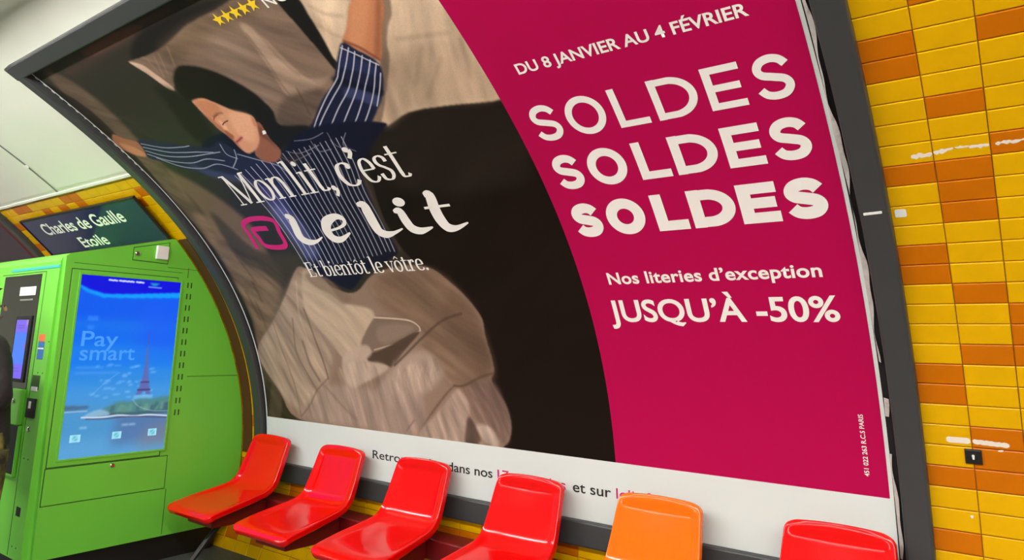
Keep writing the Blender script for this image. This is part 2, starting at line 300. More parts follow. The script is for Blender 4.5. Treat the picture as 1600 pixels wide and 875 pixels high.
OPS = [["p",[45,43,36],0.03,1.0,[[-0.006,3.055],[1.453,3.082],[2.112,2.877],[1.297,1.895],[0.882,0.926],[0.443,0.118],[-0.03,0.296],[-0.031,0.529],[-0.021,1.196],[-0.024,1.863],[-0.019,2.545]]],["p",[60,48,42],0.025,1.0,[[0.35,3.039],[0.854,3.064],[1.396,3.064],[1.433,3.016],[0.772,2.982],[0.317,2.964]]],["p",[96,64,52],0.012,0.8,[[0.614,3.06],[1.019,3.061],[1.206,3.04],[1.134,3.016],[0.674,3.007]]],["p",[28,25,24],0.02,1.0,[[1.112,3.003],[1.615,3.009],[2.104,2.944],[2.143,2.867],[1.373,2.844],[0.902,2.879]]],["p",[98,80,66],0.03,0.85,[[0.104,3.024],[0.253,2.953],[0.286,2.716],[0.259,2.491],[0.253,2.255],[0.216,1.995],[0.12,1.633],[-0.047,1.701],[-0.135,2.155],[-0.047,2.529]]],["p",[112,92,72],0.035,0.9,[[0.097,2.337],[0.208,2.049],[0.205,1.678],[0.223,1.215],[0.503,1.304],[0.614,1.691],[0.461,2.013],[0.241,2.247]]],["p",[120,98,78],0.035,0.9,[[0.103,1.902],[0.442,1.657],[0.637,1.395],[0.475,1.16],[0.033,0.82],[0.058,1.017],[0.052,1.479]]],["p",[60,54,42],0.03,0.85,[[0.305,1.878],[0.489,1.552],[0.893,1.475],[0.64,1.203],[0.469,1.355],[0.241,1.519]]],["p",[80,70,52],0.02,0.9,[[-0.002,0.794],[0.227,0.635],[0.376,0.284],[-0.03,0.296]]],["p",[48,42,28],0.02,0.9,[[0.259,0.73],[0.419,0.553],[0.411,0.278],[0.159,0.288]]],["p",[30,27,20],0.01,0.5,[[0.021,0.579],[0.086,0.535],[0.009,0.299],[-0.045,0.304]]],["p",[36,32,28],0.012,0.85,[[-0.006,3.035],[-0.004,2.892],[-0.007,2.542],[-0.001,2.218],[-0.039,1.864],[0.02,1.572],[0.026,1.184],[0.0,0.834],[-0.015,0.53],[0.014,0.795],[0.049,1.067],[0.036,1.323],[0.037,1.667],[0.014,2.022],[0.066,2.37],[0.117,2.758]]],["l",[86,70,54],0.02,0.012,0.7,[[0.258,1.314],[0.263,1.164]]],["l",[86,70,54],0.02,0.012,0.7,[[0.13,1.243],[0.157,1.017]]],["l",[86,70,54],0.02,0.012,0.7,[[0.189,1.166],[0.194,0.919]]],["l",[86,70,54],0.02,0.012,0.7,[[0.241,1.519],[0.294,1.313]]],["n",0.3,-40,0.25,0.06,7,0.02,1.0,[[0.104,3.024],[0.408,2.535],[0.241,2.247],[0.205,1.678],[0.637,1.395],[0.706,1.202],[0.259,0.73],[0.411,0.287],[-0.03,0.296],[-0.007,0.819],[-0.01,1.806]]],["p",[24,17,12],0.006,1.0,[[1.968,2.198],[2.158,2.215],[2.329,2.224],[2.552,2.215],[2.841,2.181],[2.88,0.813],[2.835,0.276],[2.058,0.32],[2.098,0.788],[1.929,1.208],[1.794,1.415],[1.752,1.666]]],["p",[36,30,25],0.05,0.7,[[2.158,2.215],[2.795,2.159],[2.786,1.829],[2.641,1.747],[2.025,1.795],[1.971,2.119]]],["n",0.16,20,0.5,0.12,9,0.02,1.0,[[1.968,2.198],[2.841,2.181],[2.88,0.813],[2.835,0.276],[2.058,0.32],[1.929,1.208],[1.752,1.666]]],["p",[196,170,142],0.006,1.0,[[2.133,2.895],[2.834,2.66],[2.833,2.278],[2.837,2.175],[2.544,2.204],[2.325,2.218],[2.117,2.175],[2.024,2.263],[2.143,2.457],[2.116,2.641],[2.11,2.779]]],["p",[176,150,124],0.03,0.7,[[2.364,2.467],[2.742,2.489],[2.813,2.299],[2.809,2.182],[2.552,2.215],[2.334,2.23],[2.13,2.18]]],["l",[160,134,110],0.02,0.015,0.6,[[2.61,2.496],[2.456,2.341]]],["l",[160,134,110],0.02,0.015,0.6,[[2.658,2.419],[2.477,2.267]]],["l",[160,134,110],0.02,0.015,0.6,[[2.797,2.473],[2.733,2.303]]],["l",[160,134,110],0.02,0.015,0.6,[[2.514,2.556],[2.76,2.514]]],["p",[216,190,160],0.02,0.8,[[2.199,2.848],[2.232,2.76],[2.245,2.688],[2.245,2.631],[2.375,2.725],[2.432,2.77]]],["l",[170,142,112],0.014,0.01,0.7,[[2.223,2.818],[2.272,2.758],[2.347,2.723]]],["l",[170,142,112],0.014,0.01,0.7,[[2.197,2.726],[2.227,2.671],[2.264,2.637]]],["l",[170,142,112],0.014,0.01,0.7,[[2.167,2.792],[2.189,2.717]]],["p",[120,98,80],0.008,0.9,[[2.576,2.733],[2.613,2.72],[2.575,2.661],[2.516,2.616],[2.452,2.547],[2.411,2.479],[2.272,2.338],[2.073,2.154],[1.843,2.064],[1.968,2.176],[2.248,2.368],[2.366,2.492]]],["n",0.2,60,0.3,0.07,3,0.006,1.0,[[2.133,2.895],[2.834,2.66],[2.833,2.278],[2.837,2.175],[2.544,2.204],[2.325,2.218],[2.117,2.175],[2.024,2.263],[2.143,2.457],[2.116,2.641],[2.11,2.779]]],["p",[122,100,84],0.006,1.0,[[0.864,2.907],[1.005,2.903],[1.154,2.901],[1.338,2.926],[1.491,2.95],[1.735,2.956],[1.979,2.967],[2.111,2.899],[2.107,2.777],[2.107,2.637],[2.115,2.526],[2.073,2.481],[1.907,2.389],[1.815,2.344],[1.669,2.28],[1.464,2.324],[1.523,2.412],[1.481,2.535],[1.418,2.636],[1.309,2.729],[1.172,2.789],[0.985,2.693],[0.938,2.721],[0.911,2.846]]],["p",[104,84,66],0.04,0.8,[[1.147,2.896],[1.488,2.948],[1.73,2.952],[1.969,2.959],[1.944,2.888],[1.68,2.864],[1.439,2.849],[1.172,2.804]]],["p",[136,114,98],0.05,0.7,[[1.531,2.847],[1.72,2.815],[1.701,2.601],[1.679,2.458],[1.547,2.434],[1.479,2.564],[1.416,2.693]]],["p",[168,142,120],0.012,0.85,[[1.786,2.853],[1.834,2.838],[1.855,2.761],[1.866,2.658],[1.887,2.544],[1.928,2.475],[1.79,2.451],[1.693,2.455],[1.727,2.594],[1.762,2.739]]],["p",[152,128,108],0.015,0.7,[[1.761,2.518],[1.983,2.499],[2.054,2.493],[1.92,2.451],[1.785,2.445]]],["l",[120,96,78],0.012,0.008,0.6,[[1.78,2.808],[1.757,2.664],[1.722,2.528],[1.718,2.462]]],["l",[110,88,70],0.014,0.01,0.5,[[1.85,2.811],[1.841,2.665],[1.869,2.542]]],["p",[92,76,64],0.02,0.8,[[1.679,2.458],[1.923,2.437],[1.815,2.344],[1.669,2.28],[1.484,2.334]]],["n",0.22,-35,0.34,0.06,5,0.006,1.0,[[0.864,2.907],[1.005,2.903],[1.154,2.901],[1.338,2.926],[1.491,2.95],[1.735,2.956],[1.979,2.967],[2.111,2.899],[2.107,2.777],[2.107,2.637],[2.115,2.526],[2.073,2.481],[1.907,2.389],[1.815,2.344],[1.669,2.28],[1.464,2.324],[1.523,2.412],[1.481,2.535],[1.418,2.636],[1.309,2.729],[1.172,2.789],[0.985,2.693],[0.938,2.721],[0.911,2.846]]],["l",[78,62,50],0.008,0.006,0.8,[[1.792,2.484],[1.765,2.41],[1.739,2.334]]],["p",[204,172,148],0.006,0.9,[[0.864,2.907],[0.937,2.868],[0.959,2.806],[0.986,2.716],[0.976,2.68],[0.937,2.706],[0.903,2.814]]],["l",[152,124,104],0.008,0.006,0.6,[[1.011,2.879],[0.99,2.797]]],["l",[152,124,104],0.008,0.006,0.6,[[1.132,2.886],[1.051,2.78]]],["l",[152,124,104],0.008,0.006,0.6,[[1.233,2.898],[1.15,2.796]]],["l",[152,124,104],0.008,0.006,0.6,[[1.079,2.881],[0.996,2.766]]],["p",[26,23,20],0.006,1.0,[[2.096,2.893],[2.199,2.859],[2.188,2.785],[2.171,2.7],[2.142,2.591],[2.118,2.525],[2.094,2.519],[2.093,2.623],[2.091,2.736]]],["p",[188,122,84],0.005,1.0,[[2.454,2.773],[2.581,2.731],[2.464,2.599],[2.372,2.496],[2.321,2.534],[2.248,2.613],[2.325,2.675]]],["p",[206,142,102],0.02,0.7,[[2.459,2.772],[2.526,2.749],[2.428,2.654],[2.328,2.572],[2.275,2.605],[2.344,2.68]]],["p",[140,84,58],0.012,0.7,[[2.555,2.74],[2.581,2.731],[2.374,2.495],[2.345,2.515]]],["l",[110,58,44],0.014,0.008,0.8,[[2.257,2.622],[2.306,2.578],[2.342,2.527],[2.363,2.493]]],["p",[26,22,18],0.01,1.0,[[1.062,2.747],[1.157,2.786],[1.262,2.767],[1.352,2.717],[1.435,2.635],[1.503,2.523],[1.515,2.414],[1.484,2.334],[1.553,2.305],[1.669,2.28],[1.581,2.227],[1.382,2.193],[1.294,2.164],[1.294,2.255],[1.34,2.366],[1.363,2.42],[1.254,2.475],[1.189,2.536],[1.118,2.591],[1.023,2.599],[0.983,2.632],[1.014,2.701]]],["p",[30,27,22],0.03,0.85,[[0.983,2.632],[1.023,2.599],[0.969,2.448],[0.957,2.355],[0.821,2.318],[0.745,2.433],[0.817,2.611],[0.84,2.731],[0.953,2.702]]],["p",[26,29,52],0.005,1.0,[[2.245,2.619],[2.285,2.57],[2.346,2.477],[2.275,2.361],[2.17,2.275],[1.975,2.147],[1.828,2.066],[1.676,2.065],[1.548,2.117],[1.649,2.242],[1.744,2.305],[1.888,2.393],[2.027,2.449],[2.081,2.498],[2.181,2.579]]],["p",[58,66,104],0.012,0.8,[[2.069,2.413],[2.149,2.387],[2.225,2.325],[2.167,2.288],[2.096,2.343],[2.031,2.372]]],["p",[44,50,86],0.015,0.7,[[2.212,2.582],[2.253,2.535],[2.32,2.47],[2.287,2.431],[2.201,2.478],[2.138,2.519]]],["p",[14,15,28],0.01,0.8,[[2.061,2.485],[2.119,2.451],[2.179,2.404],[2.265,2.364],[2.24,2.333],[2.134,2.403],[2.037,2.459]]],["l",[196,196,206],0.0065,0.003,0.9,[[2.232,2.606],[2.161,2.549],[2.097,2.494],[2.059,2.466],[1.924,2.398],[1.776,2.312],[1.682,2.249]]],["l",[196,196,206],0.0065,0.003,0.9,[[2.254,2.588],[2.186,2.53],[2.128,2.485],[2.064,2.44],[1.946,2.379],[1.793,2.294],[1.662,2.21]]],["l",[196,196,206],0.0065,0.003,0.9,[[2.27,2.563],[2.205,2.501],[2.149,2.455],[2.075,2.399],[1.944,2.327],[1.816,2.248],[1.661,2.154]]],["l",[196,196,206],0.0065,0.003,0.9,[[2.293,2.536],[2.235,2.481],[2.169,2.425],[2.096,2.369],[1.979,2.293],[1.856,2.212],[1.694,2.105]]],["l",[196,196,206],0.0065,0.003,0.9,[[2.316,2.506],[2.257,2.451],[2.189,2.396],[2.121,2.337],[2.015,2.258],[1.907,2.188],[1.774,2.09]]],["l",[196,196,206],0.0065,0.003,0.9,[[2.334,2.483],[2.282,2.432],[2.227,2.374],[2.149,2.305],[2.057,2.236],[1.935,2.155]]],["l",[196,196,206],0.0065,0.003,0.9,[[2.319,2.434],[2.257,2.366],[2.174,2.287]]],["l",[196,196,206],0.007,0.003,0.95,[[2.215,2.6],[2.259,2.557],[2.302,2.512],[2.34,2.473]]],["p",[20,20,36],0.006,1.0,[[0.721,2.279],[0.824,2.26],[0.898,2.2],[0.956,2.144],[0.934,2.041],[0.911,1.922],[0.922,1.753],[0.947,1.569],[0.918,1.451],[0.876,1.364],[1.035,1.305],[1.179,1.228],[1.263,1.246],[1.404,1.337],[1.587,1.389],[1.742,1.462],[1.745,1.584],[1.747,1.716],[1.763,1.847],[1.8,1.947],[1.924,2.056],[2.085,2.149],[2.149,2.196],[1.859,2.259],[1.583,2.253],[1.35,2.175],[1.249,2.165],[1.159,2.255],[1.071,2.36],[0.817,2.353]]],["p",[70,70,124],0.05,0.75,[[0.926,2.24],[1.015,2.179],[1.111,2.088],[1.115,1.939],[1.037,1.77],[0.966,1.568],[0.91,1.572],[0.904,1.755],[0.903,1.923],[0.915,2.09]]],["p",[96,102,150],0.04,0.7,[[0.895,1.833],[1.061,1.797],[1.101,1.615],[1.069,1.471],[0.937,1.45],[0.928,1.571]]],["p",[34,36,58],0.006,1.0,[[0.237,2.472],[0.371,2.448],[0.589,2.373],[0.804,2.305],[0.943,2.326],[1.004,2.234],[1.113,2.182],[1.268,2.1],[1.263,2.015],[1.019,1.974],[0.816,2.07],[0.579,2.126],[0.431,2.203],[0.273,2.293],[0.174,2.354]]],["p",[70,76,110],0.02,0.6,[[0.488,2.245],[0.632,2.168],[0.832,2.084],[0.974,2.013],[0.785,2.042],[0.579,2.126]]],["l",[176,180,196],0.0065,0.003,0.85,[[0.241,2.449],[0.405,2.384],[0.565,2.356],[0.652,2.349]]],["l",[176,180,196],0.0065,0.003,0.85,[[0.227,2.423],[0.405,2.349],[0.539,2.319],[0.677,2.296],[0.804,2.269]]],["l",[176,180,196],0.0065,0.003,0.85,[[0.214,2.397],[0.349,2.328],[0.541,2.285],[0.735,2.269],[0.862,2.261]]],["l",[176,180,196],0.0065,0.003,0.85,[[0.2,2.371],[0.345,2.289],[0.528,2.238],[0.696,2.239],[0.833,2.2]]],["l",[176,180,196],0.0065,0.003,0.85,[[0.25,2.332],[0.399,2.235],[0.582,2.186],[0.752,2.19],[0.88,2.126]]],["l",[176,180,196],0.0065,0.003,0.85,[[0.919,2.307],[0.9,2.237],[0.958,2.194]]],["l",[176,180,196],0.0065,0.003,0.85,[[0.993,2.252],[0.949,2.196],[0.858,2.146]]],["l",[176,180,196],0.0065,0.003,0.85,[[0.989,2.221],[1.095,2.166],[1.227,2.099],[1.276,2.029]]],["p",[150,100,72],0.006,1.0,[[0.076,2.564],[0.13,2.516],[0.225,2.46],[0.163,2.356],[0.056,2.402],[-0.003,2.463],[0.002,2.521]]],["p",[196,138,104],0.012,0.7,[[0.038,2.495],[0.13,2.449],[0.176,2.394],[0.157,2.361],[0.056,2.402]]],["l",[206,210,240],0.0062,0.003,0.85,[[0.813,2.091],[0.851,1.915],[0.876,1.743],[0.887,1.559],[0.896,1.378]]],["l",[206,210,240],0.0062,0.003,0.85,[[0.88,2.102],[0.909,1.925],[0.927,1.751],[0.936,1.565],[0.941,1.382]]],["l",[206,210,240],0.0062,0.003,0.85,[[0.945,2.113],[0.967,1.935],[0.978,1.76],[0.983,1.572],[0.986,1.386]]],["l",[206,210,240],0.0062,0.003,0.85,[[1.009,2.124],[1.024,1.945],[1.028,1.768],[1.03,1.578],[1.03,1.391]]],["l",[206,210,240],0.0062,0.003,0.85,[[1.071,2.134],[1.08,1.954],[1.077,1.777],[1.077,1.585],[1.074,1.395]]],["l",[206,210,240],0.0062,0.003,0.85,[[1.132,2.144],[1.135,1.964],[1.126,1.785],[1.122,1.591],[1.117,1.399]]],["l",[206,210,240],0.0062,0.003,0.85,[[1.192,2.154],[1.188,1.973],[1.173,1.793],[1.167,1.597],[1.16,1.403]]],["l",[206,210,240],0.0062,0.003,0.85,[[1.242,2.156],[1.235,1.976],[1.217,1.796],[1.21,1.601],[1.202,1.407]]],["l",[206,210,240],0.0062,0.003,0.85,[[1.292,2.157],[1.282,1.979],[1.259,1.8],[1.252,1.604],[1.244,1.411]]],["l",[190,190,200],0.0062,0.003,0.85,[[1.34,2.159],[1.327,1.981],[1.301,1.803],[1.294,1.608],[1.285,1.415]]],["l",[190,190,200],0.0062,0.003,0.85,[[1.388,2.161],[1.372,1.984],[1.343,1.807],[1.335,1.612],[1.326,1.418]]],["l",[190,190,200],0.0062,0.003,0.85,[[1.436,2.162],[1.416,1.986],[1.384,1.81],[1.376,1.615],[1.366,1.422]]],["l",[190,190,200],0.0062,0.003,0.85,[[1.482,2.164],[1.46,1.989],[1.425,1.813],[1.416,1.619],[1.405,1.426]]],["l",[190,190,200],0.0062,0.003,0.85,[[1.528,2.166],[1.503,1.992],[1.465,1.817],[1.456,1.623],[1.445,1.43]]],["l",[190,190,200],0.0062,0.003,0.85,[[1.573,2.167],[1.545,1.994],[1.504,1.82],[1.495,1.626],[1.483,1.433]]],["l",[190,190,200],0.0062,0.003,0.85,[[1.617,2.169],[1.587,1.997],[1.543,1.823],[1.533,1.63],[1.521,1.437]]],["l",[190,190,200],0.0062,0.003,0.85,[[1.661,2.17],[1.628,1.999],[1.582,1.826],[1.571,1.633],[1.559,1.44]]],["l",[190,190,200],0.0062,0.003,0.85,[[1.704,2.172],[1.669,2.001],[1.62,1.829],[1.609,1.636],[1.597,1.444]]],["l",[190,190,200],0.0062,0.003,0.85,[[1.746,2.173],[1.711,2.006],[1.661,1.838],[1.652,1.648],[1.64,1.459]]],["l",[190,190,200],0.0062,0.003,0.85,[[1.788,2.175],[1.749,2.007],[1.696,1.838],[1.686,1.647],[1.673,1.457]]],["l",[190,190,200],0.0062,0.003,0.85,[[1.829,2.176],[1.787,2.008],[1.731,1.838],[1.72,1.646],[1.706,1.454]]],["l",[140,140,158],0.005,0.003,0.8,[[1.313,2.139],[1.365,2.102],[1.543,2.125]]],["l",[140,140,158],0.005,0.003,0.8,[[1.379,2.169],[1.471,2.139],[1.642,2.16]]],["l",[140,140,158],0.005,0.003,0.8,[[1.608,2.194],[1.61,2.126],[1.704,2.122]]],["l",[140,140,158],0.005,0.003,0.8,[[1.758,2.216],[1.751,2.14],[1.811,2.102]]],["l",[140,140,158],0.005,0.003,0.8,[[1.496,2.216],[1.619,2.205],[1.731,2.222]]],["l",[140,140,158],0.005,0.003,0.8,[[1.874,2.192],[1.804,2.129],[1.855,2.081]]],["l",[78,64,50],0.03,0.015,0.6,[[1.791,1.935],[1.756,1.795],[1.734,1.651],[1.744,1.544],[1.747,1.465]]],["l",[70,50,34],0.05,0.02,0.35,[[1.249,2.165],[1.35,2.104],[1.459,2.127]]],["p",[142,90,68],0.008,1.0,[[1.324,2.369],[1.363,2.361],[1.338,2.269],[1.343,2.178],[1.262,2.124],[1.163,2.133],[1.127,2.195],[1.221,2.27]]],["p",[100,60,46],0.012,0.7,[[1.334,2.352],[1.334,2.292],[1.329,2.188],[1.31,2.252],[1.287,2.302]]],["p",[208,148,114],0.005,1.0,[[1.022,2.595],[1.085,2.598],[1.132,2.586],[1.189,2.536],[1.254,2.475],[1.326,2.437],[1.353,2.408],[1.332,2.368],[1.293,2.316],[1.245,2.265],[1.167,2.222],[1.084,2.208],[1.056,2.233],[1.049,2.281],[1.048,2.333],[1.022,2.389],[1.015,2.451],[1.013,2.514],[1.018,2.571]]],["p",[226,170,134],0.025,0.8,[[1.208,2.471],[1.333,2.427],[1.297,2.345],[1.213,2.272],[1.147,2.285],[1.138,2.364]]],["p",[188,120,86],0.02,0.7,[[1.031,2.59],[1.134,2.572],[1.175,2.509],[1.051,2.461],[1.024,2.522]]],["p",[164,100,72],0.012,0.8,[[1.013,2.514],[1.015,2.451],[1.022,2.389],[1.048,2.333],[1.049,2.281],[1.056,2.233],[1.065,2.286],[1.056,2.382],[1.043,2.455]]],["p",[232,178,146],0.008,0.7,[[1.083,2.454],[1.101,2.419],[1.089,2.375],[1.056,2.382]]],["p",[150,84,60],0.006,0.9,[[1.056,2.382],[1.074,2.363],[1.085,2.329],[1.05,2.317],[1.037,2.342]]],["l",[96,56,40],0.006,0.004,0.7,[[1.114,2.478],[1.074,2.471],[1.046,2.455]]],["l",[70,38,28],0.0065,0.0035,1,[[1.079,2.414],[1.108,2.424],[1.147,2.429]]],["l",[110,66,44],0.009,0.006,0.8,[[1.069,2.473],[1.114,2.484],[1.158,2.48]]],["l",[170,76,72],0.013,0.005,0.95,[[1.056,2.291],[1.096,2.301],[1.14,2.314]]],["l",[110,50,48],0.005,0.003,0.9,[[1.067,2.295],[1.102,2.303],[1.134,2.312]]],["p",[190,122,90],0.006,0.8,[[1.34,2.413],[1.345,2.387],[1.316,2.349],[1.304,2.359],[1.316,2.386]]],["p",[230,226,220],0.003,1.0,[[1.33,2.32],[1.355,2.315],[1.34,2.297],[1.312,2.297]]],["p",[134,112,95],0.005,1.0,[[0.739,1.356],[0.85,1.405],[0.944,1.31],[1.122,1.215],[1.255,1.211],[1.441,1.313],[1.667,1.356],[1.889,1.346],[2.004,1.249],[2.089,1.141],[2.143,1.023],[2.132,0.907],[2.142,0.736],[2.107,0.657],[2.175,0.543],[2.198,0.423],[2.175,0.34],[2.125,0.289],[2.114,0.255],[1.869,0.266],[1.484,0.28],[1.05,0.285],[0.359,0.307],[0.175,0.486],[-0.004,0.766],[0.287,1.002],[0.565,1.214]]],["p",[160,140,120],0.03,0.8,[[0.764,1.354],[0.938,1.301],[0.973,1.115],[0.749,0.629],[0.435,0.372],[0.177,0.495],[0.009,0.767],[0.287,1.002]]],["p",[110,88,70],0.04,0.9,[[1.427,1.289],[1.886,1.339],[2.078,1.134],[2.118,0.906],[2.117,0.678],[1.844,0.607],[1.75,0.69],[1.632,0.822],[1.675,0.947],[1.418,1.107]]],["p",[92,72,56],0.05,0.55,[[2.019,1.203],[2.122,1.023],[2.125,0.749],[2.042,0.689],[1.982,0.86],[1.862,1.039]]],["n",0.26,-62,0.34,0.055,11,0.01,1.0,[[0.764,1.354],[0.938,1.301],[0.973,1.115],[0.749,0.629],[0.435,0.372],[0.359,0.307],[0.177,0.495],[0.009,0.767],[0.287,1.002]]],["n",0.22,-30,0.4,0.08,13,0.02,1.0,[[1.427,1.289],[1.886,1.339],[2.078,1.134],[2.118,0.906],[2.117,0.678],[1.844,0.607],[1.75,0.69],[1.632,0.822],[1.675,0.947],[1.418,1.107]]],["p",[178,158,134],0.012,0.9,[[0.861,1.386],[1.008,1.298],[1.084,1.147],[1.286,1.101],[1.331,1.067],[1.297,1.006],[1.146,0.885],[1.095,0.809],[0.954,0.738],[0.833,0.871],[0.693,1.101]]],["n",0.14,-50,0.3,0.06,21,0.01,1.0,[[0.861,1.386],[1.008,1.298],[1.084,1.147],[1.286,1.101],[1.331,1.067],[1.297,1.006],[1.146,0.885],[1.095,0.809],[0.954,0.738],[0.833,0.871],[0.693,1.101]]],["p",[118,98,82],0.015,0.6,[[0.849,1.35],[1.025,1.324],[1.122,1.215],[1.188,1.171],[1.094,1.121],[0.998,1.202],[0.887,1.258]]],["p",[116,98,84],0.006,0.95,[[1.312,1.026],[1.47,1.037],[1.624,1.017],[1.67,0.959],[1.512,0.882],[1.23,0.809],[1.135,0.856]]],["p",[140,120,104],0.02,0.6,[[1.31,0.96],[1.472,0.993],[1.625,0.97],[1.5,0.906],[1.315,0.863]]],["l",[194,172,148],0.011,0.004,0.9,[[1.319,1.033],[1.465,1.026],[1.602,1.012],[1.66,0.978],[1.665,0.95]]],["l",[186,164,142],0.009,0.004,0.8,[[1.665,0.95],[1.513,0.885],[1.352,0.844],[1.234,0.819]]],["p",[72,57,46],0.008,0.95,[[1.18,0.791],[1.301,0.822],[1.656,0.947],[1.49,0.819],[1.364,0.717],[1.311,0.718],[1.153,0.745]]],["p",[176,156,138],0.012,0.9,[[0.911,0.754],[1.107,0.842],[1.187,0.844],[1.203,0.795],[1.142,0.744],[1.272,0.733],[1.315,0.695],[1.102,0.605],[0.926,0.555]]],["p",[166,146,130],0.03,0.8,[[1.35,0.704],[1.482,0.795],[1.672,0.823],[1.762,0.735],[1.743,0.66],[1.561,0.545],[1.296,0.467],[1.18,0.553]]],["l",[140,118,102],0.007,0.005,0.55,[[1.385,0.753],[1.332,0.656],[1.327,0.562]]],["l",[186,166,148],0.007,0.005,0.55,[[1.425,0.73],[1.372,0.626],[1.375,0.565]]],["l",[140,118,102],0.007,0.005,0.55,[[1.465,0.708],[1.427,0.66],[1.422,0.567]]],["l",[186,166,148],0.007,0.005,0.55,[[1.524,0.757],[1.465,0.631],[1.468,0.57]]],["l",[140,118,102],0.007,0.005,0.55,[[1.562,0.735],[1.519,0.664],[1.514,0.573]]],["l",[186,166,148],0.007,0.005,0.55,[[1.6,0.714],[1.556,0.636],[1.559,0.575]]],["l",[140,118,102],0.007,0.005,0.55,[[1.657,0.762],[1.608,0.669],[1.603,0.578]]],["l",[186,166,148],0.007,0.005,0.55,[[1.694,0.74],[1.645,0.64],[1.647,0.581]]],["l",[140,118,102],0.007,0.005,0.55,[[1.731,0.719],[1.696,0.673],[1.691,0.583]]],["p",[154,134,120],0.03,0.8,[[0.597,0.536],[0.978,0.574],[1.307,0.529],[1.561,0.545],[1.486,0.309],[1.005,0.304],[0.402,0.327],[0.5,0.445]]],["n",0.22,-75,0.28,0.05,15,0.02,1.0,[[0.597,0.536],[1.025,0.74],[1.345,0.688],[1.702,0.794],[1.746,0.675],[1.561,0.545],[1.526,0.306],[1.005,0.304],[0.402,0.327],[0.5,0.445]]],["p",[104,84,70],0.008,0.9,[[1.848,0.629],[1.759,0.558],[1.621,0.431],[1.496,0.31],[1.531,0.35],[1.647,0.477],[1.785,0.596]]],["p",[164,142,126],0.012,0.85,[[1.851,0.6],[1.913,0.539],[1.917,0.454],[1.862,0.289],[1.505,0.297],[1.64,0.425],[1.775,0.544]]],["p",[104,84,74],0.02,0.8,[[1.884,0.623],[2.105,0.664],[2.175,0.543],[2.198,0.423],[2.152,0.312],[2.058,0.383],[1.942,0.442],[1.913,0.539]]],["p",[70,56,48],0.01,0.8,[[1.896,0.439],[1.938,0.414],[1.981,0.321],[1.906,0.28],[1.862,0.296]]],["p",[170,152,138],0.015,0.8,[[1.955,0.402],[2.059,0.397],[2.11,0.307],[2.049,0.298],[1.991,0.329]]],["n",0.26,-70,0.22,0.045,17,0.01,1.0,[[1.851,0.6],[2.105,0.664],[2.175,0.543],[2.198,0.423],[2.152,0.312],[1.869,0.269],[1.505,0.297],[1.64,0.425]]],["l",[66,50,40],0.012,0.008,0.75,[[2.012,1.053],[1.851,1.009],[1.658,0.9],[1.506,0.803],[1.376,0.721]]],["l",[74,58,46],0.012,0.008,0.7,[[2.132,0.707],[2.04,0.682],[1.902,0.624],[1.828,0.62]]],["l",[90,74,62],0.014,0.008,0.7,[[0.68,1.101],[0.689,0.886],[0.719,0.696],[0.731,0.611]]],["l",[96,80,66],0.012,0.008,0.6,[[0.523,1.03],[0.452,0.793],[0.518,0.636],[0.593,0.519]]],["l",[84,68,56],0.016,0.01,0.7,[[0.55,0.867],[0.567,0.708],[0.636,0.589]]],["l",[184,164,142],0.012,0.008,0.6,[[0.727,1.301],[0.619,1.084],[0.611,0.885],[0.647,0.71]]],["l",[100,82,66],0.01,0.008,0.55,[[0.287,1.002],[0.298,0.789],[0.357,0.54],[0.39,0.335]]],["l",[108,90,76],0.012,0.008,0.7,[[0.731,0.611],[0.593,0.519],[0.494,0.41],[0.389,0.326]]],["l",[182,162,144],0.01,0.008,0.55,[[0.864,0.684],[0.906,0.57],[0.966,0.38]]],["l",[106,88,76],0.014,0.012,0.55,[[0.68,0.558],[0.83,0.434],[0.962,0.348]]],["l",[100,82,70],0.01,0.008,0.6,[[1.474,0.39],[1.405,0.324]]]]
